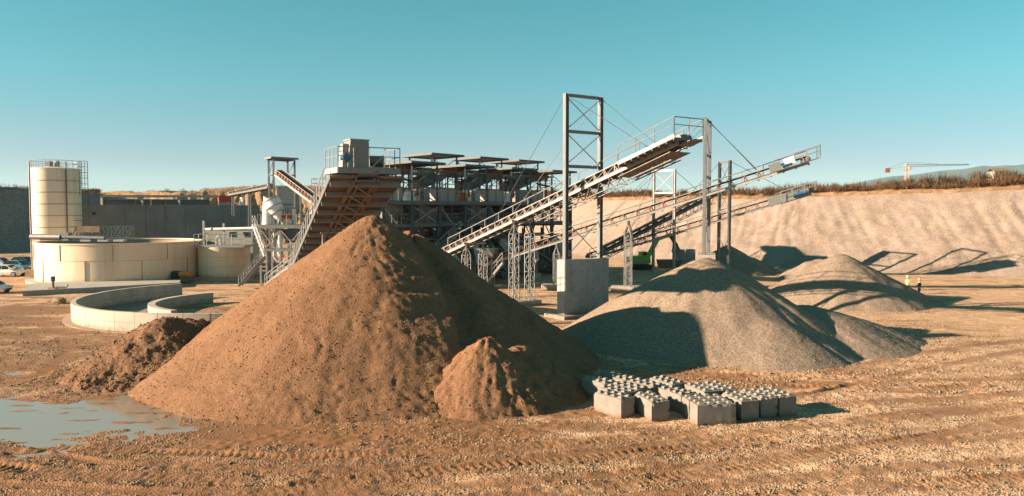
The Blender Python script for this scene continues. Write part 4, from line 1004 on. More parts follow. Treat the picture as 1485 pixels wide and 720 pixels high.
# screen machines on the deck: white front tank, inclined sieve box, motor
SCREEN_LAB = ['white screening machine on the deck nearest the steep feed conveyor', 'white screening machine under the second front canopy', 'white screening machine under the third front canopy', 'screening machine under the canopy nearest the portal mast']
for k in range(4):
    s = 8.3 * k
    t = thing('screening_machine', SCREEN_LAB[k], 'machine', pl(s, 2.5, DECK), 'screening machines on the plant deck')
    q = MB(); q.prism([pl(s - 3.7, .5, DECK + .1), pl(s - .9, .5, DECK + .1), pl(s - .9, .5, DECK + 1.5), pl(s - 3.7, .5, DECK + 1.6)], PV * 1.9); q.build('front_tank', M['machine'], t)
    for i in range(3):
        q = MB(); q.bar(pl(s - 3.6 + 1.3 * i, .46, DECK + .1), pl(s - 3.6 + 1.3 * i, .46, DECK + 1.5), .08, .08); q.build('rib', M['housing'], t)
    q = MB(); q.bar(pl(s - 3.8, .45, DECK + 1.58), pl(s - .8, .45, DECK + 1.5), .16, .16); q.build('tank_lip', M['rust'], t)
    q = MB(); q.prism([pl(s - 3.6, 3.2, DECK + 1.5), pl(s + 2.2, 3.2, DECK + 3.6), pl(s + 2.2, 3.2, DECK + 4.5), pl(s - 3.6, 3.2, DECK + 2.6)], PV * 2.4); q.build('sieve_box', M['galv_dark'], t)
    q = MB(); q.prism([pl(s - 3.3, 3.4, DECK + 2.72), pl(s + 2.0, 3.4, DECK + 4.46), pl(s + 2.0, 5.4, DECK + 4.46), pl(s - 3.3, 5.4, DECK + 2.72)], UP * .08); q.build('sieve_mesh', M['rust'], t)
    q = MB(); q.tube(pl(s - 1.0, 2.9, DECK + 2.9), pl(s - 1.0, 3.2, DECK + 2.9), .5, 12); q.build('flywheel', M['galv_dark'], t, True)
    q = MB(); q.tube(pl(s + .6, 1.6, DECK + .8), pl(s + 1.6, 1.6, DECK + .8), .32, 10); q.box(pl(s + 1.1, 1.6, DECK + .3), (1.2, .7, .5), PANG); q.build('pump', [M['white'], M['red'], M['white'], M['red']][k], t, True)
    q = MB(); q.path([pl(s + 1.6, 1.6, DECK + .8), pl(s + 2.4, 1.6, DECK + .8), pl(s + 2.4, 1.8, DECK + 2.2), pl(s + 2.4, 4, DECK + 2.6)], .14, 8); q.build('pipe', M['rust'], t, True)
    q = MB(); q.box(pl(s + 2.9, 1.0, DECK + .75), (.9, .6, 1.4), PANG); q.build('control_cabinet', M['white_steel'] if k % 2 else M['housing'], t)
    for i, (a, b, z) in enumerate(((-3.4, 3.3, 1.5), (1.8, 3.3, 3.5), (-3.4, 5.5, 1.5), (1.8, 5.5, 3.5))):
        q = MB(); q.bar(pl(s + a, b, DECK + .06), pl(s + a, b, DECK + z), .16); q.build('foot', M['teal_steel'], t)
# upper walkway, spray manifold and lamp posts on the deck
q = MB(); q.prism([pl(S0, 2.55, DECK + 2.1), pl(S1, 2.55, DECK + 2.1), pl(S1, 3.05, DECK + 2.1), pl(S0, 3.05, DECK + 2.1)], UP * .06); q.build('upper_walkway', M['galv_dark'], plant)
q = MB(); railing(q, [pl(S0, 2.55, DECK + 2.15), pl(S1, 2.55, DECK + 2.15)], 1.0, 1.2, .03); q.build('upper_railing', M['teal_steel'], plant)
q = MB(); q.tube(pl(S0, 2.9, DECK + 3.6), pl(S1, 2.9, DECK + 3.6), .12, 8); q.build('spray_manifold', M['rust'], plant, True)
for i in range(17):
    s = S0 + .4 + 1.95 * i
    q = MB(); q.bar(pl(s, 2.8, DECK + .06), pl(s, 2.8, DECK + (3.7 if i % 2 else 2.1)), .12); q.build('stanchion', M['teal_steel'], plant)
    q = MB(); q.tube(pl(s, 2.9, DECK + 3.6), pl(s + .5, 3.9, DECK + 3.2), .06, 6); q.build('spray_pipe', M['galv'], plant, True)
    if i % 2 == 0:
        q = MB(); q.bar(pl(s, 2.8, DECK + .1), pl(s + 1.95, 2.8, DECK + 2.0), .07); q.build('brace', M['teal_steel'], plant)
# canopies: sheet roof on four posts
CAN_F = ['front canopy nearest the steep feed conveyor', 'second front canopy from the steep feed conveyor', 'third front canopy from the steep feed conveyor', 'front canopy nearest the portal mast']
CAN_B = ['raised rear canopy nearest the steep feed conveyor', 'raised rear canopy in the middle of the row', 'raised rear canopy nearest the portal mast']
def canopy(lab, s, w, ls, lw, z, zb, fall):
    t = thing('canopy', 'flat sheet-roofed ' + lab, 'canopy', pl(s, w, zb), 'canopies over the screening plant')
    n = int(ls / .62)
    for i in range(n):
        a, b = s - .6 + (ls + 1.2) * i / n, s - .6 + (ls + 1.2) * (i + 1) / n - .015
        q = MB(); q.prism([pl(a, w - .6, z), pl(b, w - .6, z), pl(b, w + lw + .6, z - fall), pl(a, w + lw + .6, z - fall)], UP * .09); q.build('roof_sheet', M['roof'], t)
    for a in (s - .61, s + ls + .61):
        q = MB(); q.bar(pl(a, w - .61, z - .06), pl(a, w + lw + .61, z - fall - .06), .07, .2); q.build('fascia', M['roof'], t)
    for b, dz in ((w - .63, 0), (w + lw + .63, fall)):
        q = MB(); q.bar(pl(s - .61, b, z - .06 - dz), pl(s + ls + .61, b, z - .06 - dz), .07, .2); q.build('fascia', M['roof'], t)
    for a in (s + .05, s + ls - .05):
        for b, dz in ((w + .05, 0), (w + lw - .05, fall)):
            q = MB(); q.bar(pl(a, b, zb), pl(a, b, z - dz - .05), .2); q.build('post', M['teal_steel'], t)
    for b in (w + .05, w + lw - .05):
        q = MB(); q.bar(pl(s, b, z - 2.6), pl(s + ls, b, z - .4), .06); q.bar(pl(s + ls, b + .08, z - 2.6), pl(s, b + .08, z - .4), .06); q.build('brace', M['teal_steel'], t)
        q = MB(); q.bar(pl(s, b, z - 2.7), pl(s + ls, b, z - 2.7), .1, .16); q.build('tie_beam', M['teal_steel'], t)
for k in range(4): canopy(CAN_F[k], 8.3 * k, 0.0, 3.9 if k < 3 else 4.2, 4.2, 13.55, DECK + .06, .12)
for k, s in enumerate((10.0, 18.6, 26.4)): canopy(CAN_B[k], s - 1.2, 5.9, 4.4, 4.0, 15.15, DECK + .06, .12)
# pale collecting conveyor running behind the front canopies, and its inclined feed chutes
tq, atq, *_ = conveyor('collecting_conveyor', 'pale level conveyor running the length of the plant under the rear canopies', pl(-1.0, 5.4, 12.7), pl(30.5, 5.4, 12.7), 1.0, pitch=2.2, group='plant conveyors', beam_h=.34)
for k, s in enumerate((2.0, 10.6, 18.8, 26.4)):
    t = thing('feed_chute', ['dark sloping chute below the canopies next to the steep feed conveyor', 'dark sloping chute under the first rear canopy', 'dark sloping chute under the middle rear canopy', 'dark sloping chute under the last rear canopy'][k], 'chute', pl(s, 7, DECK), 'sloping chutes on the plant')
    q = MB(); q.prism([pl(s - 2.6, 6.3, DECK + 1.7), pl(s + 2.2, 6.3, DECK + 3.6), pl(s + 2.8, 6.3, DECK + 4.0), pl(s + 2.8, 6.3, DECK + 4.5), pl(s + .4, 6.3, DECK + 4.2), pl(s - 2.6, 6.3, DECK + 2.6)], PV * 1.7); q.build('trough', M['galv_dark'], t)
    q = MB(); q.bar(pl(s - 2.4, 6.25, DECK + 2.2), pl(s + 2.6, 6.25, DECK + 4.2), .05, .25); q.build('wear_plate', M['rust'], t)
    for a in (-2.0, 1.6):
        q = MB(); q.bar(pl(s + a, 6.6, DECK + .06), pl(s + a, 6.6, DECK + (1.9 if a < 0 else 3.4)), .18); q.build('leg', M['teal_steel'], t)
# storage level: X-laced gallery conveyor along the lower walkway
t = thing('gallery_conveyor', 'dark X-laced gallery conveyor along the lower level of the plant', 'conveyor', pl(0, 2.5, 0), 'plant conveyors')
q = MB()
for w in (2.2, 3.3):
    q.bar(pl(-7, w, 7.05), pl(29, w, 7.05), .1, .1); q.bar(pl(-7, w, 7.95), pl(29, w, 7.95), .1, .1)
    for i in range(26):
        a, b = -7 + 36 * i / 26, -7 + 36 * (i + 1) / 26
        q.bar(pl(a, w, 7.05), pl(b, w, 7.95), .05); q.bar(pl(b, w + .04, 7.05), pl(a, w + .04, 7.95), .05)
q.build('side_truss', M['galv'], t)
q = MB(); q.prism([pl(-7, 2.25, 7.3), pl(29, 2.25, 7.3), pl(29, 3.25, 7.3), pl(-7, 3.25, 7.3)], UP * .04); q.build('belt', M['rubber'], t)
# secondary posts, knee braces and lamps along the front of the plant
for i in range(8):
    a, b = cols[i], cols[i + 1]; m_ = (a + b) / 2
    q = MB(); q.bar(pl(m_, .05, 6.95), pl(m_, .05, DECK - .35), .12, .12); q.build('secondary_post', M['teal_steel'], plant)
    for g in (-1, 1):
        q = MB(); q.bar(pl(m_ + g * 2.05, .3, 5.2), pl(m_ + g * 1.0, .3, 6.6), .1); q.build('knee_brace', M['teal_steel'], plant)
    q = MB(); q.bar(pl(a + .3, 1.6, 3.4), pl(b - .3, 1.6, 3.4), .12, .2); q.build('service_beam', M['galv_dark'], plant)
    q = MB(); railing(q, [pl(a + .2, 1.5, 3.5), pl(b - .2, 1.5, 3.5)], 1.0, 1.0, .03); q.build('service_railing', M['galv'], plant)
for k, (s_a, s_b, za, zb2, ww_) in enumerate(((-2, 6, 1.5, 6.0, 1.0), (14.5, 5.0, 1.2, 5.6, 1.3), (24, 14, 1.6, 6.2, 1.0))):
    conveyor('transfer_conveyor', ['dark transfer conveyor inside the plant foot behind the sand cone', 'dark transfer conveyor inside the plant foot, middle bays', 'dark transfer conveyor inside the plant foot near the portal mast'][k], pl(s_a, -.9 + ww_ * .2, za), pl(s_b, -.6 + ww_ * .2, zb2), .8, pitch=1.6, group='plant conveyors', beam=M['galv_dark'], bracket=M['galv_dark'], idler_h=.25, walk=1, truss=.6)
# bunker walls added behind the plant to keep the space under its deck dark
bk = thing('dark_backdrop', 'added dark bunker walls at the back of the washing plant', 'backdrop', pl(S0, W1 + .6, 0))
for i in range(8):
    for k in range(3):
        q = MB(); a, b = cols[i] + .03, cols[i + 1] - .03; q.prism([pl(a, W1 + .55, .02 + 2.9 * k), pl(b, W1 + .55, .02 + 2.9 * k), pl(b, W1 + .55, 2.88 + 2.9 * k), pl(a, W1 + .55, 2.88 + 2.9 * k)], PV * .3); q.build('wall_panel', M['concrete_wall'], bk)
    if i % 2 == 0:
        q = MB(); q.prism([pl(cols[i] - .15, 6.2, 0), pl(cols[i] + .15, 6.2, 0), pl(cols[i] + .15, W1 + .5, 0), pl(cols[i] - .15, W1 + .5, 0)], UP * 6.2); q.build('partition', M['concrete_wall'], bk)
# machines on the ground below the deck
GM = [(-5.0, 2.0, 'crusher'), (0.8, 3.0, 'tank'), (6.0, 1.5, 'crusher'), (11.5, 3.0, 'tank'), (17.0, 1.8, 'crusher'), (22.0, 3.0, 'tank'), (27.0, 1.8, 'crusher')]
for k, (s, w, kind) in enumerate(GM):
    where = ['behind the sand cone', 'beside the sand cone', 'behind the short lattice pair', 'left of the bright lattice pair', 'behind the bright lattice pair', 'behind the concrete pier', 'at the right end of the plant'][k]
    if kind == 'crusher':
        t = thing('rock_crusher', 'pale crusher with chute at the plant foot, ' + where, 'crusher', pl(s, w, 0), 'machines under the plant')
        q = MB(); q.box(pl(s, w, 2.3), (2.2, 1.9, 1.8), PANG, 1.15); q.build('housing', M['machine'], t)
        q = MB(); q.box(pl(s, w, 3.7), (2.8, 2.4, 1.0), PANG, 1.25); q.build('feed_box', M['rust'], t)
        q = MB(); q.box(pl(s, w, .7), (2.6, 2.2, 1.4), PANG); q.build('plinth', M['concrete_pier'], t)
        q = MB(); q.tube(pl(s + .5, w - 1.25, 2.3), pl(s + .5, w - .95, 2.3), .75, 14); q.build('flywheel', M['galv_dark'], t, True)
        q = MB(); q.prism([pl(s - 1.2, w - 1.0, 2.4), pl(s - 2.6, w - 1.0, 1.1), pl(s - 2.6, w - 1.0, .7), pl(s - 1.2, w - 1.0, 1.6)], PV * 1.6); q.build('discharge_chute', M['white_steel'], t)
    else:
        t = thing('settling_tank', 'ribbed steel water tank with pipes at ground level, ' + where, 'tank', pl(s, w, 0), 'machines under the plant')
        q = MB(); q.tube(pl(s, w, .3), pl(s, w, 3.3), 1.25, 18); q.build('shell', M['housing'], t, True)
        for z in (.8, 1.7, 2.6):
            q = MB(); q.tube(pl(s, w, z), pl(s, w, z + .1), 1.3, 18); q.build('band', M['galv_dark'], t, True)
        q = MB(); q.path([pl(s, w, 3.2), pl(s, w, 4.6), pl(s + 1.8, w, 4.6), pl(s + 1.8, w - .4, 1.0), pl(s + 2.6, w - .4, .4)], .16, 8); q.build('pipe', M['white_steel'], t, True)
for k, (s, a) in enumerate(((-1.5, -1), (3.5, 1), (9.0, -1), (14.2, 1), (19.5, -1), (24.6, 1))):
    t = thing('outlet_chute', ['sunlit chute plate at the plant foot, hard against the sand cone', 'slanting chute at the plant foot over the dug sand ridge', 'slanting chute at the plant foot behind the tail of the nearest conveyor', 'slanting chute at the plant foot above the middle conveyor tail', 'slanting chute at the plant foot behind the portal mast', 'slanting chute at the plant foot near the right end'][k], 'chute', pl(s, -.3, 0), 'chutes at the foot of the plant')
    q = MB(); q.prism([pl(s, -.2, 5.0), pl(s + .9 * a, -1.9, 2.9), pl(s + .9 * a, -1.9, 2.3), pl(s, -.2, 4.2)], PU * 1.1); q.build('trough', M['white_steel'] if k % 2 else M['machine'], t)
    for g in (.1, 1.0):
        q = MB(); q.bar(pl(s + .6 * a + g, -1.4, 0), pl(s + .6 * a + g, -1.4, 3.0), .12); q.build('leg', M['galv'], t)
    q = MB(); q.box(pl(s + .6 * a + .55, -1.4, .25), (1.6, .8, .5), PANG); q.build('plinth', M['concrete'], t)

# chute and tail hopper of conveyor B
t = thing('tail_hopper', 'white slatted feed hopper at the low end of the middle conveyor', 'hopper', (tailB.x, tailB.y, 0))
c = tailB + dB * .2
q = MB(); q.box(c + UP * 1.3, (1.6, 1.6, 1.0), math.atan2(dB.y, dB.x), 1.3); q.build('bin', M['housing'], t)
for i in range(8):
    q = MB(); p = c + dB * (-.2 + .30 * i) - eB * 1.0 + UP * (-2.3 + .34 * i); q.box(p, (.28, .8, .05), math.atan2(dB.y, dB.x)); q.build('step', M['white_steel'], t)
q = MB()
for g in (-.6, -1.4): q.bar(c + dB * -.3 + eB * g + UP * -2.5, c + dB * 2.0 + eB * g + UP * .35, .06, .2)
railing(q, [c + dB * -.3 - eB * 1.4 + UP * -2.4, c + dB * 2.0 - eB * 1.4 + UP * .4], 1.0, .9); q.build('ladder_frame', M['white_steel'], t)
for a in (-.6, .6):
    for b in (-.6, .6):
        q = MB(); q.bar(Vector((c.x, c.y, 0)) + dB * a + eB * b, c + dB * a + eB * b + UP * .9, .1); q.build('leg', M['galv'], t)

# ------------------------------------------------------------------ steep feed conveyor over the sand cone
headE = Vector((-8.1, 44.6, 10.2)); tailE = P(452, 400, 73.0)
dE = Vector((headE.x - tailE.x, headE.y - tailE.y, 0)).normalized(); eE = Vector((-dE.y, dE.x, 0)) * -1   # eE points right and away
if eE.x < 0: eE = -eE
cE, atE, d3E, sE, nE, LE = conveyor('feed_conveyor', 'steep wide conveyor seen from below, climbing to the platform over the sand cone', tailE, headE, 1.2, pitch=1.5, both=False, group='stockpile conveyors', beam=M['plate_under'], bracket=M['galv_dark'])
W0, W2 = .68, 2.0
nst = 52; rotE = Matrix((d3E, -sE, nE)).transposed().to_euler()
trd = MB(); trd.box((0, 0, 0), (LE / nst - .02, W2 - W0 - .06, .035)); trd.box((LE / nst * .38, 0, -.06), (.05, W2 - W0 - .06, .09))
to = trd.build('tread_plate', M['plate_under'], None); tm = to.data; bpy.data.objects.remove(to)
for sg in (-1, 1):
    for i in range(nst):
        inst('tread_plate', tm, cE, atE((i + .5) / nst, sg * (W0 + W2) / 2, .12), rotE)
    q = MB(); q.bar(atE(0, sg * (W2 + .04), .1), atE(1, sg * (W2 + .04), .1), .07, .30, nE); q.build('outer_stringer', M['mast'], cE)
    q = MB(); railing(q, [atE(0, sg * (W2 + .06), .2), atE(.93, sg * (W2 + .06), .2)], 1.1, 1.5, 0.03); q.build('handrail', M['galv'], cE)
    for off2 in (.42, .74):
        q = MB(); q.bar(atE(0.01, sg * off2, -.14), atE(.99, sg * off2, -.14), .09, .2, nE); q.build('long_bearer', M['rust_pale'], cE)
for i in range(15):
    f = .02 + .96 * i / 14
    q = MB(); q.bar(atE(f, -W2, -.20), atE(f, W2, -.20), .14, .26, nE); q.build('under_beam', M['housing'], cE)
    if i < 14:
        g = .02 + .96 * (i + 1) / 14
        q = MB(); q.bar(atE(f, -.62, -.30), atE(g, .62, -.30), .06); q.build('under_brace', M['galv'], cE)
for f, h in ((.30, None), (.62, None)):
    b = atE(f)
    q = MB()
    for sg in (-1, 1):
        for a in (-.9, .9): q.bar(Vector((b.x, b.y, 0)) + eE * 1.2 * sg + dE * a, b + eE * 1.1 * sg - UP * .35, .16)
    q.bar(b - eE * 1.3 - UP * .4, b + eE * 1.3 - UP * .4, .14); q.build('trestle', M['galv'], cE)
# platform at the head
hp = thing('drive_platform', 'railed steel platform with drive housing above the tip of the sand cone', 'platform', (headE.x, headE.y, 10.6))
fl = P(490, 238, 43.6); fr = P(580, 243.5, 45.3); zd = 10.72
fl.z = zd; fr.z = zd; ex = (fr - fl).normalized(); ey = Vector((-ex.y, ex.x, 0))
wdt = (fr - fl).length; dep = 2.6
for i in range(6):
    a = wdt * i / 6; b = wdt * (i + 1) / 6 - .015
    q = MB(); q.prism([fl + ex * a, fl + ex * b, fl + ex * b + ey * dep, fl + ex * a + ey * dep], UP * .05); q.build('deck_plate', M['plate_under'], hp)
for e0 in (0.0, dep):
    q = MB(); q.bar(fl + ey * e0 - UP * .12, fr + ey * e0 - UP * .12, .08, .34); q.build('end_beam', M['housing'], hp)
for e0 in (fl, fr):
    q = MB(); q.bar(e0 - UP * .12, e0 + ey * dep - UP * .12, .08, .30); q.build('side_beam', M['white_steel'], hp)
for i in range(4):
    q = MB(); q.bar(fl + ey * (.4 + .6 * i) - UP * .12, fr + ey * (.4 + .6 * i) - UP * .12, .07, .16); q.build('joist', M['galv_dark'], hp)
q = MB(); railing(q, [fl + ey * dep + UP * .05, fl + UP * .05, fr + UP * .05, fr + ey * dep + UP * .05], 1.12, .9, .028); q.build('railing', M['galv'], hp)
hx = fl + ex * 1.0 + ey * .55
q = MB(); q.add([hx + ex * -.28 + UP * .08, hx + ex * 1.02 + UP * .08, hx + ex * 1.02 + ey * 1.3 + UP * .08, hx + ex * -.28 + ey * 1.3 + UP * .08, hx + ex * -.10 + UP * 1.62, hx + ex * .94 + UP * 1.60, hx + ex * .94 + ey * 1.25 + UP * 1.60, hx + ex * -.1 + ey * 1.25 + UP * 1.62], MB.BF); q.build('drive_housing', M['housing'], hp)
q = MB(); q.prism([hx + ex * -.16 + ey * -.05 + UP * 1.62, hx + ex * 1.0 + ey * -.05 + UP * 1.60, hx + ex * 1.0 + ey * 1.32 + UP * 1.60, hx + ex * -.16 + ey * 1.32 + UP * 1.62], UP * .05); q.build('housing_lid', M['white_steel'], hp)
q = MB(); q.box(hx + ex * -.28 + ey * .6 + UP * .75, (.5, .8, 1.3), math.atan2(ex.y, ex.x), .7); q.build('gearbox', M['machine'], hp)
q = MB(); q.tube(hx + ex * -.35 + ey * -.1 + UP * .62, hx + ex * -.35 + ey * .5 + UP * .62, .23, 12); q.build('motor', M['blue'], hp, True)
q = MB(); q.tube(hx + ex * 1.15 + ey * .6 + UP * .5, hx + ex * 2.0 + ey * .6 + UP * .5, .3, 12); q.build('head_drum', M['galv_dark'], hp, True)
q = MB(); q.bar(hx + ex * 1.2 + ey * .3 + UP * .1, hx + ex * 1.9 + ey * .3 + UP * .8, .07); q.bar(hx + ex * 1.9 + ey * .3 + UP * .1, hx + ex * 1.9 + ey * .3 + UP * .8, .07); q.build('bearing_stand', M['white_steel'], hp)
# ------------------------------------------------------------------ cyclone platform, stairs and shelter tower left of the feed conveyor
def bx(x0, x1, y0, y1, Y, dep):            # photograph rectangle at depth Y -> world box extents (x0,x1,z0,z1,Y,dep)
    a = P(x0, y1, Y); b = P(x1, y0, Y); return a.x, b.x, a.z, b.z
def pbox(mb, x0, x1, y0, y1, Y, dep):
    X0, X1, Z0, Z1 = bx(x0, x1, y0, y1, Y, dep); mb.box(((X0 + X1) / 2, Y + dep / 2, (Z0 + Z1) / 2), (X1 - X0, dep, Z1 - Z0)); return mb
YP = 88.0
plat = thing('cyclone_platform', 'raised steel platform with stairs left of the steep feed conveyor', 'platform', (P(420, 330, YP).x, YP, 0))
X0, X1, Zb, Zt = bx(374, 472, 326, 332, YP, 5)
for i in range(5):
    a = X0 + (X1 - X0) * i / 5; b = X0 + (X1 - X0) * (i + 1) / 5 - .02
    q = MB(); q.box(((a + b) / 2, YP + 2.3, Zt - .06), (b - a, 4.6, .1)); q.build('deck_panel', M['galv_dark'], plat)
for yy in (YP, YP + 4.6):
    q = MB(); q.bar((X0, yy, Zt - .25), (X1, yy, Zt - .25), .12, .34); q.build('edge_beam', M['housing'], plat)
for x in (X0 + .2, X0 + 2.4, X0 + 4.8, X1 - .2):
    for yy in (YP + .2, YP + 4.4):
        q = MB(); q.bar((x, yy, 0), (x, yy, Zt - .4), .2); q.build('column', M['galv'], plat)
for a, b in ((X0 + .2, X0 + 2.4), (X0 + 2.4, X0 + 4.8)):
    q = MB(); q.bar((a, YP + .15, Zt - .5), (b, YP + .15, 3.4), .09); q.bar((b, YP + .22, Zt - .5), (a, YP + .22, 3.4), .09); q.build('brace', M['white_steel'], plat)
q = MB(); railing(q, [(X0, YP + 4.5, Zt), (X0, YP, Zt), (X1, YP, Zt), (X1, YP + 4.5, Zt)], 1.1, 1.1, .03); q.build('railing', M['galv'], plat)
# lower landing
LX0, LX1, LZ0, LZ1 = bx(383, 440, 362, 368, 84, 3)
q = MB(); q.box(((LX0 + LX1) / 2, 85.5, LZ1 - .1), (LX1 - LX0, 3, .2)); q.build('landing', M['housing'], plat)
q = MB(); railing(q, [(LX0, 84, LZ1), (LX1, 84, LZ1)], 1.0, 1.2, .03); q.build('landing_railing', M['galv'], plat)
for x in (LX0 + .2, LX1 - .3):
    q = MB(); q.bar((x, 84.2, 0), (x, 84.2, LZ1 - .2), .16); q.build('column', M['galv'], plat)
def stair(parent, a, b, width, side, mt, n=10, rail=True):
    a = Vector(a); b = Vector(b); side = Vector(side).normalized()
    q = MB()
    for g in (0, 1): q.bar(a + side * width * g, b + side * width * g, .06, .26)
    q.build('stair_stringer', mt, parent)
    d = b - a; rz = math.atan2(d.y, d.x)
    for i in range(n):
        p = a.lerp(b, (i + .5) / n) + side * (width / 2); k = MB(); k.box(p, (.26, width - .06, .04), rz); k.build('stair_tread', M['galv'], parent)
    if rail:
        q = MB(); railing(q, [a, b], 1.0, .9, .03); railing(q, [a + side * width, b + side * width], 1.0, .9, .03); q.build('stair_railing', mt, parent)
stair(plat, P(346, 415, 84), P(384, 372, 85.5), .9, (0, 1, 0), M['galv'])
stair(plat, P(383, 372, 84.6), P(366, 326, 86), .8, (0, 1, 0), M['galv'], 8)
stair(plat, P(384, 414, 80), P(440, 371, 79), .9, (.3, 1, 0), M['white_steel'], 14)
stair(plat, P(428, 365, 83.5), P(462, 332, 86), .8, (0, 1, 0), M['galv'], 8)
stair(plat, P(436, 321, 90), P(473, 290, 88), .8, (0, 1, 0), M['white_steel'], 9)
# equipment standing on / hung below the platform
t = thing('cyclone_separator', 'white cyclone with bent duct on the platform left of the feed conveyor', 'cyclone', P(395, 326, 89.5))
cx = P(396, 300, 89.5)
q = MB(); q.tube(P(388, 327, 89.5), P(389, 298, 89.5), .62, 14, .6); q.tube(P(389, 298, 89.5), P(393, 290, 89.5), .6, 14, .9); q.build('inlet_duct', M['white'], t, True)
c0, c1 = P(392.5, 290, 89.5), P(407, 320, 89.2)
q = MB(); q.tube(c0, c0.lerp(c1, .35), .98, 18, .98); q.tube(c0.lerp(c1, .35), c1, .98, 18, .26); q.build('cyclone_body', M['white'], t, True)
for f in (.04, .35, .62):
    q = MB(); r_ = .98 if f < .4 else .72; q.tube(c0.lerp(c1, f), c0.lerp(c1, f + .03), r_ + .05, 18, r_ + .05); q.build('flange', M['galv'], t, True)
q = MB()
for a, b in ((P(402, 327, 89.2), P(406, 315, 89.2)), (P(410, 327, 89.2), P(406, 315, 89.2)), (P(406, 327, 90), P(406, 315, 89.2))): q.bar(a, b, .12)
q.build('stand', M['white'], t)
t = thing('slurry_pump', 'red slurry pump on the platform beside the white cyclone', 'pump', P(415, 326, 89))
q = MB(); pbox(q, 409, 421, 312, 319, 89, .8); q.build('pump_body', M['red'], t)
q = MB(); pbox(q, 410, 423, 319, 326, 89, .8); q.build('base_frame', M['galv_dark'], t)
q = MB(); q.tube(P(416, 312, 89.3), P(416, 300, 89.3), .2, 10); q.tube(P(421, 312, 89.3), P(421, 301, 89.3), .14, 8); q.build('riser_pipe', M['galv'], t, True)
t = thing('header_tank', 'small white header tank on the platform, right of the red pump', 'tank', P(428, 326, 89.5))
q = MB(); q.tube(P(426, 325, 89.5), P(426, 302, 89.5), .27, 12); q.build('shell', M['white'], t, True)
q = MB(); q.tube(P(426, 303, 89.5), P(426, 301, 89.5), .32, 12); q.build('lid', M['galv'], t, True)
t = thing('sump_tank', 'teal steel sump hung below the cyclone platform', 'tank', P(430, 345, YP))
q = MB(); a = bx(414, 468, 333, 352, YP + .6, 2); q.box(((a[0] + a[1]) / 2, YP + 1.8, (a[2] + a[3]) / 2), (a[1] - a[0], 2.2, a[3] - a[2]), 0, 1.2); q.build('bin', M['corrugated'], t)
q = MB(); q.tube(P(440, 352, YP + 1.6), P(440, 362, YP + 1.6), .3, 10); q.build('outlet', M['galv_dark'], t, True)
for k, (px, py0, py1, r, lab) in enumerate([(398, 335, 372, .22, 'pale upright pipe below the cyclone platform, left one'), (406, 335, 368, .3, 'thick white pipe below the cyclone platform'), (388, 340, 400, .14, 'thin brownish pipe below the cyclone platform')]):
    q = MB(); q.path([P(px, py0, 88.5), P(px, py1, 88.5), P(px + 4, py1 + 6, 88.5)], r, 8); single(q, 'pipe', [M['white_steel'], M['white'], M['rust']][k], lab, 'pipe', P(px, py1, 88.5), smooth=True)
# shelter tower over the short conveyor
tw = thing('shelter_tower', 'slim roofed steel tower at the top of the short left conveyor', 'tower', (P(408, 300, 97).x, 97, 0))
c00, c10, c01, c11 = P(397.5, 300, 96), P(428, 300, 98.5), P(390.5, 300, 98.2), P(418, 300, 100.5)
ztw = P(398, 229, 96).z; zb_ = [ztw, P(428, 238, 98.5).z, P(390.5, 230, 98.2).z, P(418, 238, 100.5).z]
for c, z in zip((c00, c10, c01, c11), (ztw, ztw - .15, ztw, ztw - .15)):
    q = MB(); q.bar((c.x, c.y, 0), (c.x, c.y, z), .2); q.build('leg', M['mast'], tw)
for z in (ztw - .15, ztw - 2.0):
    for a, b in ((c00, c10), (c10, c11), (c11, c01), (c01, c00)):
        q = MB(); q.bar((a.x, a.y, z), (b.x, b.y, z), .1, .12); q.build('tie', M['mast'], tw)
for a, b in ((c01, c00), (c11, c10)):
    for z0, z1 in ((ztw - 2, ztw - .2), (ztw - 4.5, ztw - 2.1), (ztw - 7.0, ztw - 4.6)):
        q = MB(); q.bar((a.x, a.y, z0), (b.x, b.y, z1), .06); q.build('brace', M['mast'], tw)
n = 6; off = .45
e1 = (Vector((c10.x, c10.y, 0)) - Vector((c00.x, c00.y, 0))).normalized(); e2 = (Vector((c01.x, c01.y, 0)) - Vector((c00.x, c00.y, 0))).normalized()
l1 = math.hypot(c10.x - c00.x, c10.y - c00.y) + 2 * off; l2 = math.hypot(c01.x - c00.x, c01.y - c00.y) + 2 * off
o0 = Vector((c00.x, c00.y, ztw + .05)) - e1 * off - e2 * off
for i in range(n):
    a, b = l1 * i / n, l1 * (i + 1) / n - .02
    q = MB(); q.prism([o0 + e1 * a, o0 + e1 * b, o0 + e1 * b + e2 * l2, o0 + e1 * a + e2 * l2], UP * .07); q.build('roof_sheet', M['roof'], tw)
q = MB(); q.bar(o0 - UP * .05, o0 + e1 * l1 - UP * .05, .06, .22); q.bar(o0 + e2 * l2 - UP * .05, o0 + e1 * l1 + e2 * l2 - UP * .05, .06, .22); q.bar(o0 - UP * .05, o0 + e2 * l2 - UP * .05, .06, .22); q.build('fascia', M['plate_under'], tw)
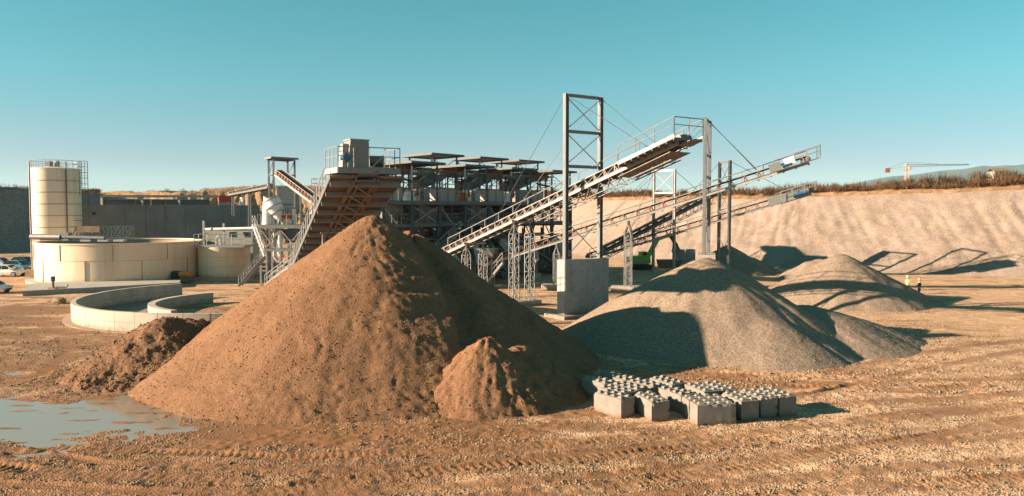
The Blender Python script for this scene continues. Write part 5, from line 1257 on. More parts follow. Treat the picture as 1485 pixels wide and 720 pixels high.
# slate-grey clad bin behind
t = thing('clad_bin', 'slate-grey ribbed metal bin under the short left conveyor', 'bin', (P(414, 300, 96.8).x, 98, 0))
a = bx(402, 427, 270, 304, 96.8, 2); nb = 12
for i in range(nb):
    z0 = a[2] + (a[3] - a[2]) * i / nb; z1 = a[2] + (a[3] - a[2]) * (i + 1) / nb
    q = MB(); q.box(((a[0] + a[1]) / 2, 97.9, (z0 + z1) / 2), (a[1] - a[0], 2.2, (z1 - z0) * .82)); q.build('cladding_board', M['corrugated'], t)
q = MB(); q.box(((a[0] + a[1]) / 2, 97.9, (a[2] + a[3]) / 2), (a[1] - a[0] - .1, 2.1, a[3] - a[2])); q.build('core', M['dark'], t)
for x in (a[0] + .2, a[1] - .2):
    q = MB(); q.bar((x, 97.5, 0), (x, 97.5, a[2]), .2); q.build('leg', M['mast'], t)
# short conveyor F descending to the right
cF, atF, *_r = conveyor('short_conveyor', 'short pale conveyor with reddish rollers sloping down from the shelter tower', P(468, 302, 86), P(404, 254, 95.5), .95, pitch=.8, group='plant conveyors', idler_h=.45, walk=0, truss=0, bracket=M['idler_orange'])
q = MB(); q.prism([atF(.0, .52, -.25), atF(1, .52, -.25), atF(1, .52, -.62), atF(0, .52, -.62)], _r[1] * .05); q.build('skirt_plate', M['white_steel'], cF)
for f in (.15, .55):
    q = MB(); p = atF(f)
    for g in (-.5, .5): q.bar((p.x + g, p.y, 0), (p.x + g * .6, p.y, p.z - .3), .14)
    q.build('trestle', M['galv'], cF)
# thin conveyor arriving from the left
cG, atG, *_r = conveyor('feeder_belt', 'thin dark conveyor reaching the shelter tower from the spoil bank', P(335, 283, 112), P(392, 272, 99), .8, pitch=1.6, group='plant conveyors', beam=M['galv_dark'], bracket=M['galv_dark'], idler_h=.2)
for f in (.05, .5):
    q = MB(); p = atG(f); q.bar((p.x - .3, p.y, 0), (p.x - .1, p.y, p.z - .2), .16); q.bar((p.x + .3, p.y, 0), (p.x + .1, p.y, p.z - .2), .16); q.build('trestle', M['galv_dark'], cG)
# steel frame at (330-390, 215-285): light railing seen over the feed conveyor
t = thing('access_landing', 'small railed landing beside the left edge of the feed conveyor', 'platform', P(455, 290, 80))
q = MB(); a = bx(452, 474, 274, 278, 80, 2); q.box(((a[0] + a[1]) / 2, 81, (a[2] + a[3]) / 2), (a[1] - a[0], 2, .12)); q.build('deck', M['galv_dark'], t)
q = MB(); railing(q, [(a[0], 82, a[3]), (a[0], 80, a[3]), (a[1], 80, a[3])], 1.0, .8, .03); q.build('railing', M['galv'], t)
for x in (a[0] + .1, a[1] - .1):
    q = MB(); q.bar((x, 81, 0), (x, 81, a[2]), .14); q.build('leg', M['galv'], t)

# ------------------------------------------------------------------ silo
sc = P(83, 345, 108.0); sc.z = 0; Rs = 3.05
silo = thing('storage_silo', 'tall beige cylindrical silo with railed roof at the far left', 'silo', sc)
zs0, zs1 = 4.55, P(83, 244.5, 105).z; nc = 6
for i in range(nc):
    z0 = zs0 + (zs1 - zs0) * i / nc; z1 = zs0 + (zs1 - zs0) * (i + 1) / nc
    q = MB(); q.lathe(sc, [(Rs, z0 + .02), (Rs, z1 - .02), (Rs - .1, z1 - .02), (Rs - .1, z0 + .02)], 56); q.build('shell_course', M['silo'], silo, True)
    if i:
        q = MB(); q.lathe(sc, [(Rs + .035, z0 - .05), (Rs + .035, z0 + .05), (Rs - .05, z0 + .05), (Rs - .05, z0 - .05)], 56); q.build('seam_band', M['tank_seam'], silo, True)
q = MB(); q.lathe(sc, [(Rs + .04, zs1 - .05), (Rs + .04, zs1 + .08), (.01, zs1 + .5), (.01, zs1 - .05)], 40); q.build('roof', M['silo'], silo)
q = MB(); q.lathe(sc, [(Rs, zs0), (.5, 2.2), (.4, 2.2), (Rs - .1, zs0)], 40); q.build('cone_bottom', M['silo'], silo, True)
for k in range(6):
    a = 2 * math.pi * (k + .25) / 6; p = sc + Vector((math.cos(a), math.sin(a), 0)) * (Rs - .15)
    q = MB(); q.bar(p, p + UP * (zs0 + .3), .32); q.build('leg', M['silo'], silo)
    b = 2 * math.pi * (k + 1.25) / 6; p2 = sc + Vector((math.cos(b), math.sin(b), 0)) * (Rs - .15)
    q = MB(); q.bar(p + UP * .3, p2 + UP * 2.3, .16); q.bar(p2 + UP * .3, p + UP * 2.3, .16); q.bar(p + UP * 2.4, p2 + UP * 2.4, .18); q.bar(p + UP * 2.5, p2 + UP * 4.4, .16); q.build('leg_brace', M['silo'], silo)
q = MB(); pts = [sc + Vector((math.cos(2 * math.pi * i / 20) * (Rs - .05), math.sin(2 * math.pi * i / 20) * (Rs - .05), zs1 + .08)) for i in range(21)]
railing(q, pts, 1.05, 1.1, .03); q.build('roof_railing', M['galv'], silo)
q = MB(); q.box(sc + Vector((-.4, -.8, zs1 + .75)), (.7, .7, .6)); q.tube(sc + Vector((.6, -.6, zs1 + .3)), sc + Vector((.6, -.6, zs1 + 1.1)), .3, 10); q.build('filter_unit', M['galv'], silo)
for dx, dy, m_ in ((-2.2, -2.25, M['galv']), (2.55, -2.0, M['galv_dark'])):
    q = MB(); q.tube(sc + Vector((dx, dy, .4)), sc + Vector((dx, dy, zs1 + .9)), .09, 8); q.build('fill_pipe', m_, silo, True)
# caged ladder on the right side
q = MB(); lx = Vector((P(124, 300, 107).x, 107, 0)); zl0, zl1 = P(124, 283, 107).z, P(124, 234, 107).z
for g in (-.4, .4):
    q.bar(lx + Vector((g, 0, 3.0)), lx + Vector((g, 0, zl1)), .06)
    q.bar(lx + Vector((g * .9, -.7, zl0)), lx + Vector((g * .9, -.7, zl1)), .05)
q.bar(lx + Vector((0, -.75, zl0)), lx + Vector((0, -.75, zl1)), .05)
z = zl0
while z < zl1: 
    q.bar(lx + Vector((-.4, -.7, z)), lx + Vector((.4, -.7, z)), .05); q.bar(lx + Vector((-.4, 0, z)), lx + Vector((-.4, -.7, z)), .05); q.bar(lx + Vector((.4, 0, z)), lx + Vector((.4, -.7, z)), .05); z += .75
z = 3.0
while z < zl1: q.bar(lx + Vector((-.4, 0, z)), lx + Vector((.4, 0, z)), .035); z += .4
q.bar(lx + Vector((-.4, 0, zl1 - .5)), Vector((sc.x + Rs, lx.y, zl1 - .5)), .06); q.bar(lx + Vector((-.4, 0, 7)), Vector((sc.x + Rs - .3, lx.y, 7)), .06)
q.build('caged_ladder', M['teal_steel'], silo)

# ------------------------------------------------------------------ clarifier tank and small tank
tc = Vector((P(178, 400, 96.5).x, 96.5, 0)); Rt = 9.25; Ht = 4.55
tank = thing('clarifier_tank', 'wide beige round clarifier tank with a bridge on top', 'tank', tc)
npan = 10
for row, (z0, z1) in enumerate(((.3, 2.75), (2.75, Ht))):
    for k in range(npan):
        a0 = 2 * math.pi * (k + .5 * row) / npan - .9; a1 = a0 + 2 * math.pi / npan
        rr_ = Rt + (.03 if row else 0)
        q = MB(); q.lathe(tc, [(rr_, z0 + .015), (rr_, z1 - .015), (rr_ - .12, z1 - .015), (rr_ - .12, z0 + .015)], 12, a0 + .0022, a1 - .0022); q.build('wall_panel', M['tank'], tank, True)
        q = MB(); p = tc + Vector((math.cos(a0), math.sin(a0), 0)) * (rr_ + .015); q.bar(p + UP * z0, p + UP * z1, .05, .10, Vector((math.cos(a0), math.sin(a0), 0))); q.build('seam', M['tank_seam'], tank)
q = MB(); q.lathe(tc, [(Rt - .02, .25), (Rt - .02, Ht - .1), (Rt - .2, Ht - .1), (Rt - .2, .25)], 64); q.build('inner_wall', M['tank_seam'], tank, True)
q = MB(); q.lathe(tc, [(Rt + .12, Ht - .02), (Rt + .12, Ht + .14), (Rt - .25, Ht + .14), (Rt - .25, Ht - .02)], 64); q.build('rim', M['tank'], tank, True)
q = MB(); q.lathe(tc, [(Rt - .3, Ht - .8), (Rt - .3, Ht - .7), (.01, Ht - .7), (.01, Ht - .8)], 48); q.build('water_surface', M['corrugated'], tank)
q = MB(); q.lathe(tc, [(Rt + .9, 0.0), (Rt + .9, .3), (.5, .3), (.5, 0.0)], 48); q.build('base_slab', M['concrete'], tank)
# bridge with lattice parapets
bd = Vector((math.cos(R(12)), math.sin(R(12)), 0)); bp = Vector((-bd.y, bd.x, 0)); bz = Ht + .35
b0, b1 = tc + bd * -5.6 + UP * bz, tc + bd * 1.2 + UP * bz
q = MB(); q.prism([b0 - bp * .7, b1 - bp * .7, b1 + bp * .7, b0 + bp * .7], UP * .12); q.build('bridge_deck', M['galv'], tank)
for g in (-.7, .7):
    q = MB(); q.bar(b0 + bp * g + UP * 1.5, b1 + bp * g + UP * 1.5, .08, .1)
    nn = 8
    for i in range(nn):
        p0, p1 = b0.lerp(b1, i / nn) + bp * g, b0.lerp(b1, (i + 1) / nn) + bp * g; q.bar(p0, p0 + UP * 1.5, .07); q.bar(p0, p1 + UP * 1.5, .09)
    q.bar(b1 + bp * g, b1 + bp * g + UP * 1.5, .07); q.build('bridge_parapet', M['white_steel'], tank)
q = MB(); q.tube(tc + Vector((-8.6, -4.0, Ht + .75)), tc + Vector((-4.4, -5.2, Ht + .75)), .33, 12); q.tube(tc + Vector((-4.4, -5.2, Ht + .75)), tc + Vector((0.8, -5.6, Ht + .62)), .24, 10); q.build('inlet_pipe', M['galv_dark'], tank, True)
q = MB(); q.box(tc + Vector((-3.9, -5.0, Ht + .8)), (.8, .8, .9)); q.build('valve_box', M['galv'], tank)
for dx in (-1.4, .6, 2.4):
    q = MB(); q.box(tc + Vector((dx, -5.3, Ht + .35)), (1.2, .9, .22)); q.build('hatch', M['white_steel'], tank)
q = MB(); q.box(tc + Vector((-1.9, -3.8, Ht + 1.6)), (2.6, .5, .7)); q.build('rake_drive', M['rust'], tank)
sl = thing('concrete_slab', 'low concrete slab in front of the silo and clarifier', 'slab', G(120, 426))
q = MB(); pts = [G(33, 430), G(160, 423), G(260, 417), G(262, 413), G(120, 413), G(40, 419)]; q.prism([Vector((p.x, p.y, -.1)) for p in pts], UP * .62); q.build('slab', M['concrete'], sl)
t = thing('dosing_pump', 'small upright pump with blue head on the concrete slab', 'pump', G(77, 417, .5))
p = G(77, 419, .52); q = MB(); q.tube(p, p + UP * .75, .12, 10); q.box(p + UP * .06, (.7, .5, .12)); q.build('stem', M['rust'], t, True)
q = MB(); q.tube(p + UP * .75, p + UP * 1.25, .22, 10); q.build('head', M['blue'], t, True)
q = MB(); q.path([p + Vector((.3, 0, .15)), p + Vector((1.3, 0, .15)), p + Vector((1.5, 0, .4))], .09, 8); q.build('pipe', M['galv_dark'], t, True)
t = thing('generator', 'rust-brown generator box on skids near the silo legs', 'generator', G(48, 407))
p = G(48, 408); q = MB(); q.box(p + UP * .95, (1.25, .9, .8)); q.build('box', M['rust'], t)
q = MB(); q.box(p + UP * .3, (1.35, 1.0, .35)); q.build('skid', M['white_steel'], t)
q = MB(); q.tube(p + Vector((.95, -.3, .5)), p + Vector((.95, .3, .5)), .45, 12); q.build('reel', M['galv_dark'], t, True)

tc2 = Vector((P(326, 400, 97.0).x, 97.0, 0)); R2 = 3.05; H2 = 4.0
t2 = thing('small_tank', 'small beige round tank with railed top beside the clarifier', 'tank', tc2)
for row in range(3):
    for k in range(8):
        a0 = 2 * math.pi * k / 8 - .35; a1 = a0 + 2 * math.pi / 8; z0 = .4 + (H2 - .4) * row / 3; z1 = .4 + (H2 - .4) * (row + 1) / 3
        q = MB(); q.lathe(tc2, [(R2, z0 + .015), (R2, z1 - .015), (R2 - .1, z1 - .015), (R2 - .1, z0 + .015)], 7, a0 + .005, a1 - .005); q.build('wall_panel', M['tank'], t2, True)
q = MB(); q.lathe(tc2, [(R2 - .03, .3), (R2 - .03, H2 - .05), (R2 - .2, H2 - .05), (R2 - .2, .3)], 40); q.build('inner_wall', M['tank_seam'], t2, True)
q = MB(); q.lathe(tc2, [(R2 + .5, 0), (R2 + .5, .38), (.3, .38), (.3, 0)], 32); q.build('base_ring', M['concrete'], t2)
X0_, X1_, Z0_, Z1_ = bx(286, 358, 355, 359, 95, 3)
q = MB(); q.box(((X0_ + X1_) / 2, 96.2, Z0_ + .15), (X1_ - X0_, 4.4, .24)); q.build('walkway', M['galv'], t2)
q = MB(); railing(q, [(X0_, 94.1, Z1_), (X1_, 94.1, Z1_)], 1.25, 1.6, .045); railing(q, [(X0_, 98.3, Z1_), (X0_, 94.1, Z1_)], 1.25, 1.6, .045); q.build('railing', M['galv'], t2)
for px in (296, 325):
    q = MB(); b = P(px, 358, 95); q.bar(b, b + UP * (3.1 if px < 300 else 2.8), .22); q.build('post', M['white_steel'], t2)
q = MB(); q.path([P(314, 357, 95), P(314, 345, 95), P(317, 343, 95), P(320, 346, 95), P(320, 357, 95)], .1, 8); q.build('gooseneck', M['white_steel'], t2, True)
q = MB(); q.tube(P(296, 333, 96), P(372, 331, 92), .16, 8); q.build('overhead_pipe', M['white_steel'], t2, True)
cb = thing('site_cabin', 'pale site cabin with dark windows behind the small tank', 'cabin', (P(330, 345, 102).x, 102, 0))
a = bx(298, 366, 332, 352, 102, 2.5); q = MB(); q.box(((a[0] + a[1]) / 2, 103.2, a[3] / 2), (a[1] - a[0], 2.4, a[3])); q.build('wall', M['machine'], cb)
q = MB(); q.box(((a[0] + a[1]) / 2, 103.2, a[3] + .06), (a[1] - a[0] + .3, 2.7, .12)); q.build('roof', M['galv'], cb)
for px in (332, 352):
    b = bx(px, px + 9, 336, 344, 102, 1); q = MB(); q.box(((b[0] + b[1]) / 2, 101.98, (b[2] + b[3]) / 2), (b[1] - b[0], .06, b[3] - b[2])); w_ = q.build('window', M['white_steel'], cb)
    q = MB(); q.box(((b[0] + b[1]) / 2, 101.95, (b[2] + b[3]) / 2), (b[1] - b[0] - .14, .04, b[3] - b[2] - .14)); q.build('pane', M['glass'], w_)
t = thing('water_pump', 'orange pump set between the clarifier and the small tank', 'pump', G(264, 410))
p = G(263, 410); q = MB(); q.tube(p + Vector((-.2, 0, .95)), p + Vector((1.2, 0, .95)), .36, 12); q.build('motor', M['orange'], t, True)
q = MB(); q.tube(p + Vector((-1.0, 0, .85)), p + Vector((-.25, 0, .85)), .5, 12); q.build('pump_casing', M['dark'], t, True)
q = MB(); q.box(p + Vector((0, 0, .3)), (2.6, 1.0, .3)); q.build('skid', M['galv_dark'], t)

# ------------------------------------------------------------------ concrete ring wall
rc = Vector((-22.0, 66.6, 0)); Ro = 13.3
ring = thing('ring_wall', 'low curved concrete ring wall behind the sand cone', 'wall', rc)
def arc_wall(r, th, z1, a0, a1, n, name, j=.0):
    for i in range(n):
        s0 = a0 + (a1 - a0) * i / n + .0012; s1 = a0 + (a1 - a0) * (i + 1) / n - .0012
        dz = rng.uniform(-.006, .006)
        for k0, k1 in ((-.1, z1 * .5 - .008), (z1 * .5 + .008, z1 + dz)):
            q = MB(); jit = rng.uniform(-.008, .008); q.lathe(rc, [(r + jit, k0), (r + jit, k1), (r - th, k1), (r - th, k0)], 5, s0, s1); q.build(name, M['concrete_ring'], ring)
arc_wall(Ro, .35, 1.4, R(137), R(300), 21, 'wall_segment')
q = MB(); q.lathe(rc, [(Ro - .04, -.1), (Ro - .04, .62), (Ro - .31, .62), (Ro - .31, -.1)], 60, R(137.2), R(299.8)); q.build('core', M['concrete_pier'], ring)
q = MB(); q.lathe(rc, [(Ro + .6, -.1), (Ro + .6, .05), (Ro + .02, .06), (Ro + .02, -.1)], 60, R(150), R(290)); q.build('footing', M['concrete_ring'], ring)
rc_ = rc; rc = Vector((-21.0, 66.0, 0))
arc_wall(8.6, .55, .95, R(138), R(240), 11, 'inner_segment')
rc = rc_
q = MB(); q.lathe(rc, [(Ro - .4, -.1), (Ro - .4, .09), (8.2, .09), (8.2, -.1)], 60, R(135), R(250)); q.build('floor', M['concrete_pier'], ring)

# ------------------------------------------------------------------ long concrete wall with pipe gantry
w0 = P(120, 300, 114); w1 = P(376, 300, 125); zw = 9.15
lw = thing('long_wall', 'long dark grey concrete wall of a basin behind the tanks', 'wall', (w0.x, w0.y, 0))
wd = Vector((w1.x - w0.x, w1.y - w0.y, 0)); wl_ = wd.length; wd.normalize(); wn_ = Vector((wd.y, -wd.x, 0)); w0 = Vector((w0.x, w0.y, 0))
for i in range(9):
    a, b = wl_ * i / 9 + .02, wl_ * (i + 1) / 9 - .02
    q = MB(); q.prism([w0 + wd * a, w0 + wd * b, w0 + wd * b + UP * (zw + rng.uniform(-.02, .02)), w0 + wd * a + UP * zw], wn_ * .3); q.build('wall_panel', M['concrete_wall'], lw)
q = MB(); q.prism([w0 - wd * .02 - wn_ * .05, w0 + wd * wl_ - wn_ * .05, w0 + wd * wl_ - wn_ * .6, w0 - wd * .02 - wn_ * .6], UP * (zw - .1)); q.build('core', M['concrete_wall'], lw)
q = MB(); q.prism([w0 - wn_ * .6 - wd * .02, w0 + wn_ * .3 - wd * .02, w0 + wn_ * .3 - wd * .3, w0 - wn_ * .6 - wd * .3], UP * zw); q.build('end_pillar', M['concrete'], lw)
q = MB(); c = w0 + wd * 1.4 + wn_ * .3 + UP * (P(134, 310, 114.5).z); q.box(c, (.42, .06, .42), math.atan2(wd.y, wd.x)); q.build('drain_opening', M['dark'], lw)
gn = thing('pipe_gantry', 'pale pipe gantry with a dark pipe above the long concrete wall', 'gantry', w0 + wd * 2 - wn_ * 1.5)
g0 = w0 - wn_ * 1.6; zg = P(200, 285, 117).z
for f in (.10, .32, .53, .78):
    q = MB(); q.bar(g0 + wd * (wl_ * f), g0 + wd * (wl_ * f) + UP * zg, .28); q.build('post', M['white_steel'], gn)
q = MB(); q.bar(g0 + wd * (wl_ * .09) + UP * zg, g0 + wd * (wl_ * .80) + UP * (zg + .1), .5, .36); q.build('beam', M['white_steel'], gn)
for i in range(7):
    q = MB(); q.tube(g0 - wn_ * .5 + wd * (wl_ * (.115 + .085 * i)) + UP * (zw + .45), g0 - wn_ * .5 + wd * (wl_ * (.115 + .085 * (i + 1)) - .06) + UP * (zw + .45), .48, 14); q.build('pipe_section', M['corrugated'], gn, True)
q = MB(); c = w0 + wd * (wl_ * .80) - wn_ * 1.5
t = thing('red_cabinet', 'dark red container on the far end of the concrete wall', 'container', c)
q.box(c + UP * (zw + .95), (1.9, 1.2, 1.1), math.atan2(wd.y, wd.x)); q.build('box', M['red'], t)
q = MB(); q.box(c + UP * (zw + .1), (2.1, 1.3, .55), math.atan2(wd.y, wd.x)); q.build('base_frame', M['white_steel'], t)
q = MB(); q.bar(c, c + UP * zw, .3); q.build('column', M['galv_dark'], t)
q = MB(); c = w0 + wd * (wl_ * .90) - wn_ * .3; q.tube(c + UP * (zw - .3), c + UP * (zw + 1.0), .3, 10, .22); q.tube(c + UP * (zw + 1.0), c + UP * (zw + 1.2), .4, 10); single(q, 'vent_stack', M['white'], 'small white vent on the right end of the concrete wall', 'vent', c + UP * zw)
# ------------------------------------------------------------------ cars
def car(label, loc, rz, paint, suv=0.0):
    t = thing('parked_car', label, 'car', loc, 'cars parked in the quarry'); t.rotation_euler = (0, 0, rz)
    h = suv
    # body lofted from stations: x, half width, sill z, shoulder z
    stn = [(-2.12, .70, .42, .72), (-2.05, .80, .30, .86 + h * .5), (-1.4, .88, .24, .92 + h), (-.3, .89, .22, .92 + h), (.75, .89, .22, .92 + h), (1.35, .87, .24, .84 + h), (1.95, .80, .28, .74 + h), (2.12, .66, .38, .62 + h)]
    vs = []; fs = []
    for x, w, z0, z1 in stn:
        m_ = (z0 + z1) / 2
        vs += [(x, -w * .86, z0), (x, -w, m_ - .08), (x, -w, m_ + .1), (x, -w * .93, z1), (x, 0, z1 + .03), (x, w * .93, z1), (x, w, m_ + .1), (x, w, m_ - .08), (x, w * .86, z0)]
    k = 9
    for i in range(len(stn) - 1):
        for j in range(k): fs.append((i * k + j, (i + 1) * k + j, (i + 1) * k + (j + 1) % k, i * k + (j + 1) % k))
    fs.append(tuple(range(k))); fs.append(tuple((len(stn) - 1) * k + j for j in range(k - 1, -1, -1)))
    q = MB(); q.add(vs, fs); q.build('body', paint, t, True, local=True)
    z0, z1 = .90 + h, 1.42 + h * 1.6
    q = MB(); q.add([(-1.75, -.78, z0), (1.15, -.78, z0), (1.15, .78, z0), (-1.75, .78, z0), (-1.2, -.60, z1), (.25, -.60, z1), (.25, .60, z1), (-1.2, .60, z1)], MB.BF); cabin = q.build('windows', M['glass'], t, local=True)
    q = MB(); q.box((-.48, 0, z1 + .02), (1.5, 1.24, .06), 0, .94); q.build('roof', paint, t, local=True)
    q = MB()
    for sg in (-1, 1):
        for (xa, xb) in ((-1.77, -1.22), (1.17, .27), (-.35, -.42)): q.bar((xa, sg * .785, z0), (xb, sg * .61, z1), .07, .05)
    q.build('pillars', paint, t, local=True)
    for x in (-1.3, 1.3):
        for sg in (-1, 1):
            q = MB(); q.tube((x, sg * .70, .33), (x, sg * .91, .33), .33, 16); wh = q.build('wheel', M['tyre'], t, True, local=True)
            q = MB(); q.tube((x, sg * .90, .33), (x, sg * .925, .33), .21, 12); q.build('rim', M['rim'], wh, local=True)
    for sg in (-1, 1):
        q = MB(); q.box((2.03, sg * .56, .66 + h), (.16, .30, .14)); q.build('headlight', M['lamp'], t, local=True)
        q = MB(); q.box((-2.08, sg * .58, .74 + h * .6), (.08, .26, .14)); q.build('tail_light', M['red'], t, local=True)
        q = MB(); q.box((.85, sg * .95, 1.0 + h), (.16, .14, .12)); q.build('mirror', paint, t, local=True)
    q = MB(); q.box((2.1, 0, .42 + h * .5), (.06, .9, .16)); q.build('grille', M['dark'], t, local=True)
    return t
c = G(12, 401); car('white hatchback nearest the camera in the left car park', (c.x, c.y, 0), R(-4), M['car_white'])
c = G(27, 393); car('teal blue car behind the white hatchback', (c.x, c.y, 0), R(-6), M['car_blue'])
c = G(36, 388); car('black car next to the silo legs', (c.x, c.y, 0), R(-8), M['car_dark'], .05)
c = G(0, 390.5); car('silver van-like car at the left picture edge, behind the others', (c.x, c.y, 0), R(-4), M['car_silver'], .12)
c = G(1062, 397); car('white off-road car behind the large gravel cone', (c.x, c.y, 0), R(-24), M['car_white'], .16)
c = G(-16, 425); car('pale car at the far left edge, almost out of frame', (c.x, c.y, 0), R(-5), M['car_white'])

# ------------------------------------------------------------------ green excavator
ec = G(930, 392); ec = Vector((ec.x, 112, 0)); ec.x = (930 - 742.5) / FPX * 112
ex_ = thing('excavator', 'lime green tracked excavator behind the far conveyors', 'excavator', ec); ex_.rotation_euler = (0, 0, R(20)); ex_.scale = (.82, .82, .82)
for sg in (-1, 1):
    q = MB(); q.prism([(-1.9, sg * 1.2 - .25, .45), (-1.5, sg * 1.2 - .25, .02), (1.5, sg * 1.2 - .25, .02), (1.9, sg * 1.2 - .25, .45), (1.5, sg * 1.2 - .25, .9), (-1.5, sg * 1.2 - .25, .9)], (0, .5, 0)); q.build('track', M['tyre'], ex_, local=True)
q = MB(); q.box((0, 0, .75), (2.4, 1.7, .5)); q.build('undercarriage', M['galv_dark'], ex_, local=True)
q = MB(); q.box((-.5, 0, 1.75), (3.4, 2.5, 1.3), 0, .96); q.build('house', M['green'], ex_, local=True)
q = MB(); q.box((-2.0, 0, 1.65), (.7, 2.4, 1.2), 0, .9); q.build('counterweight', M['dark'], ex_, local=True)
q = MB(); q.box((.75, .75, 2.25), (1.4, 1.0, 1.6), 0, .88); cabx = q.build('cab', M['green'], ex_, local=True)
q = MB(); q.box((1.1, .75, 2.45), (.95, 1.04, .85)); q.build('cab_window', M['glass'], cabx, local=True)
q = MB(); q.bar((.9, -.3, 1.8), (3.0, -.3, 5.2), .45, .7); q.bar((3.0, -.3, 5.2), (5.4, -.3, 5.9), .42, .55); q.build('boom', M['green'], ex_, local=True)
q = MB(); q.bar((5.3, -.3, 6.1), (6.9, -.3, 4.0), .36, .5); q.build('stick', M['dark'], ex_, local=True)
q = MB(); q.prism([(6.8, -.8, 4.2), (7.3, -.8, 3.4), (6.8, -.8, 2.7), (6.1, -.8, 2.9), (6.3, -.8, 3.8)], (0, 1.0, 0)); q.build('bucket', M['galv_dark'], ex_, local=True)
# low red-brown skip and concrete bays behind
c = P(965, 378, 110); t = thing('waste_skip', 'low rusty skip beside the green excavator', 'skip', (c.x, 110, 0))
q = MB(); q.box((c.x + .5, 110, .9), (2.6, 1.8, 1.0), .1, 1.15); q.build('body', M['rust'], t)
q = MB(); q.box((c.x + .5, 110, 1.46), (3.1, 2.2, .12), .1); q.build('rim', M['rust'], t)
for k, (px, lab) in enumerate([(985, 'left pale concrete bay block in front of the shaded cone'), (1000, 'right pale concrete bay block in front of the shaded cone')]):
    c = P(px, 370, 115 + k); q = MB(); q.box((c.x, c.y, 1.3), (1.5, .8, 2.6), .1); q.box((c.x, c.y, 2.65), (1.3, .6, .12), .1); single(q, 'bay_block', M['concrete'], lab, 'block', (c.x, c.y, 0), 'bay blocks')

# ------------------------------------------------------------------ two workers
def skin_obj(name, verts, edges, radii, m_, parent, root=0, sub=2):
    me = bpy.data.meshes.new(name); me.from_pydata(verts, edges, []); me.materials.append(m_)
    o = bpy.data.objects.new(name, me); link(o, parent)
    md = o.modifiers.new('skin', 'SKIN')
    sv = me.skin_vertices[0].data if me.skin_vertices else None
    if sv is None:
        bm = bmesh.new(); bm.from_mesh(me); bm.verts.layers.skin.verify(); bm.to_mesh(me); bm.free(); sv = me.skin_vertices[0].data
    for i, r in enumerate(radii): sv[i].radius = (r, r) if not isinstance(r, tuple) else r; sv[i].use_root = (i == root)
    if sub: s_ = o.modifiers.new('sub', 'SUBSURF'); s_.levels = sub; s_.render_levels = sub
    return o
def person(label, loc, rz, vest, trouser, helmet, sleeve, pose):
    t = thing('person', label, 'person', loc, 'workers in the quarry'); t.rotation_euler = (0, 0, rz)
    # local: +X is where the person faces
    V_ = []; E_ = []; R_ = []
    def v(x, y, z, r, frm=None):
        V_.append((x, y, z)); R_.append(r)
        if frm is not None: E_.append((frm, len(V_) - 1))
        return len(V_) - 1
    pel = v(0, 0, .95, .13); ab = v(.01, 0, 1.10, .125, pel); ch = v(0, 0, 1.32, .15, ab); nk = v(0, 0, 1.48, .065, ch); hd0 = v(.02, 0, 1.58, .085, nk); hd1 = v(.02, 0, 1.69, .095, hd0); v(.01, 0, 1.76, .06, hd1)
    v(.125, 0, 1.645, .018, hd1)                                                        # nose
    legs = []; arms = []
    for sg in (-1, 1):
        hp_ = v(0, sg * .10, .90, .095, pel); kn = v(.03 + pose['step'] * sg * .06, sg * .11, .50, .062, hp_); an = v(-.01 + pose['step'] * sg * .13, sg * .12, .09, .042, kn); v(.16 + pose['step'] * sg * .13, sg * .13, .04, .04, an)
        legs.append((hp_, kn, an))
        sh = v(0, sg * .20, 1.40, .065, ch); el = v(*pose['elbow'][0 if sg < 0 else 1], .05, sh); wr = v(*pose['wrist'][0 if sg < 0 else 1], .033, el)
        dv = (Vector(V_[wr]) - Vector(V_[el])).normalized(); pm = Vector(V_[wr]) + dv * .06; pa = v(*pm, .034, wr)
        for f in range(4):
            tp = pm + dv * (.085 - .01 * abs(f - 1.3)) + Vector((0, .016 * (f - 1.5), -.012 * f)); v(*tp, .009, pa)
        v(*(Vector(V_[wr]) + dv * .04 + Vector((.045, -.02 * sg, .01))), .01, wr)
        arms.append((sh, el, wr))
    skin_obj('body', V_, E_, R_, M['skin'], t)
    for (a, b, c_) in arms:
        skin_obj('sleeve', [V_[a], V_[b], tuple(Vector(V_[b]).lerp(Vector(V_[c_]), .9))], [(0, 1), (1, 2)], [.085, .068, .05], sleeve, t, 0, 1)
    skin_obj('vest', [(0, 0, .90), (.01, 0, 1.10), (0, 0, 1.32), (0, 0, 1.45), (0, -.19, 1.41), (0, .19, 1.41)], [(0, 1), (1, 2), (2, 3), (2, 4), (2, 5)], [(.165, .165), (.165, .165), (.18, .18), (.085, .085), .085, .085], vest, t, 0, 2)
    for z in (1.02, 1.2):
        q = MB(); q.lathe((0, 0, 0), [(.178, z), (.178, z + .05), (.150, z + .05), (.150, z)], 16); q.build('reflective_band', M['reflect'], t, True, local=True)
    for (a, b, c_) in legs:
        skin_obj('trouser_leg', [(0, 0, .93), V_[a], V_[b], V_[c_]], [(0, 1), (1, 2), (2, 3)], [.12, .112, .085, .068], trouser, t, 0, 1)
        q = Vector(V_[c_]); skin_obj('boot', [tuple(q + Vector((-.03, 0, .05))), tuple(q + Vector((-.01, 0, -.03))), tuple(q + Vector((.17, .01, -.05)))], [(0, 1), (1, 2)], [.06, .058, .042], M['boot'], t, 0, 1)
    q = MB(); q.lathe((.02, 0, 0), [(.001, 1.86), (.07, 1.845), (.115, 1.79), (.128, 1.725), (.17, 1.715), (.17, 1.70), (.001, 1.70)], 18); q.build('helmet', helmet, t, True, local=True)
    return t
c = G(1316, 426.5)
person('worker in white helmet and yellow vest, dark trousers, next to the gravel cone', (c.x, c.y, 0), R(185), M['hivis'], M['cloth_black'], M['helmet_white'], M['hivis'], dict(step=.4, elbow=[(.02, -.30, 1.15), (.02, .30, 1.15)], wrist=[(.24, -.14, 1.18), (.24, .12, 1.2)]))
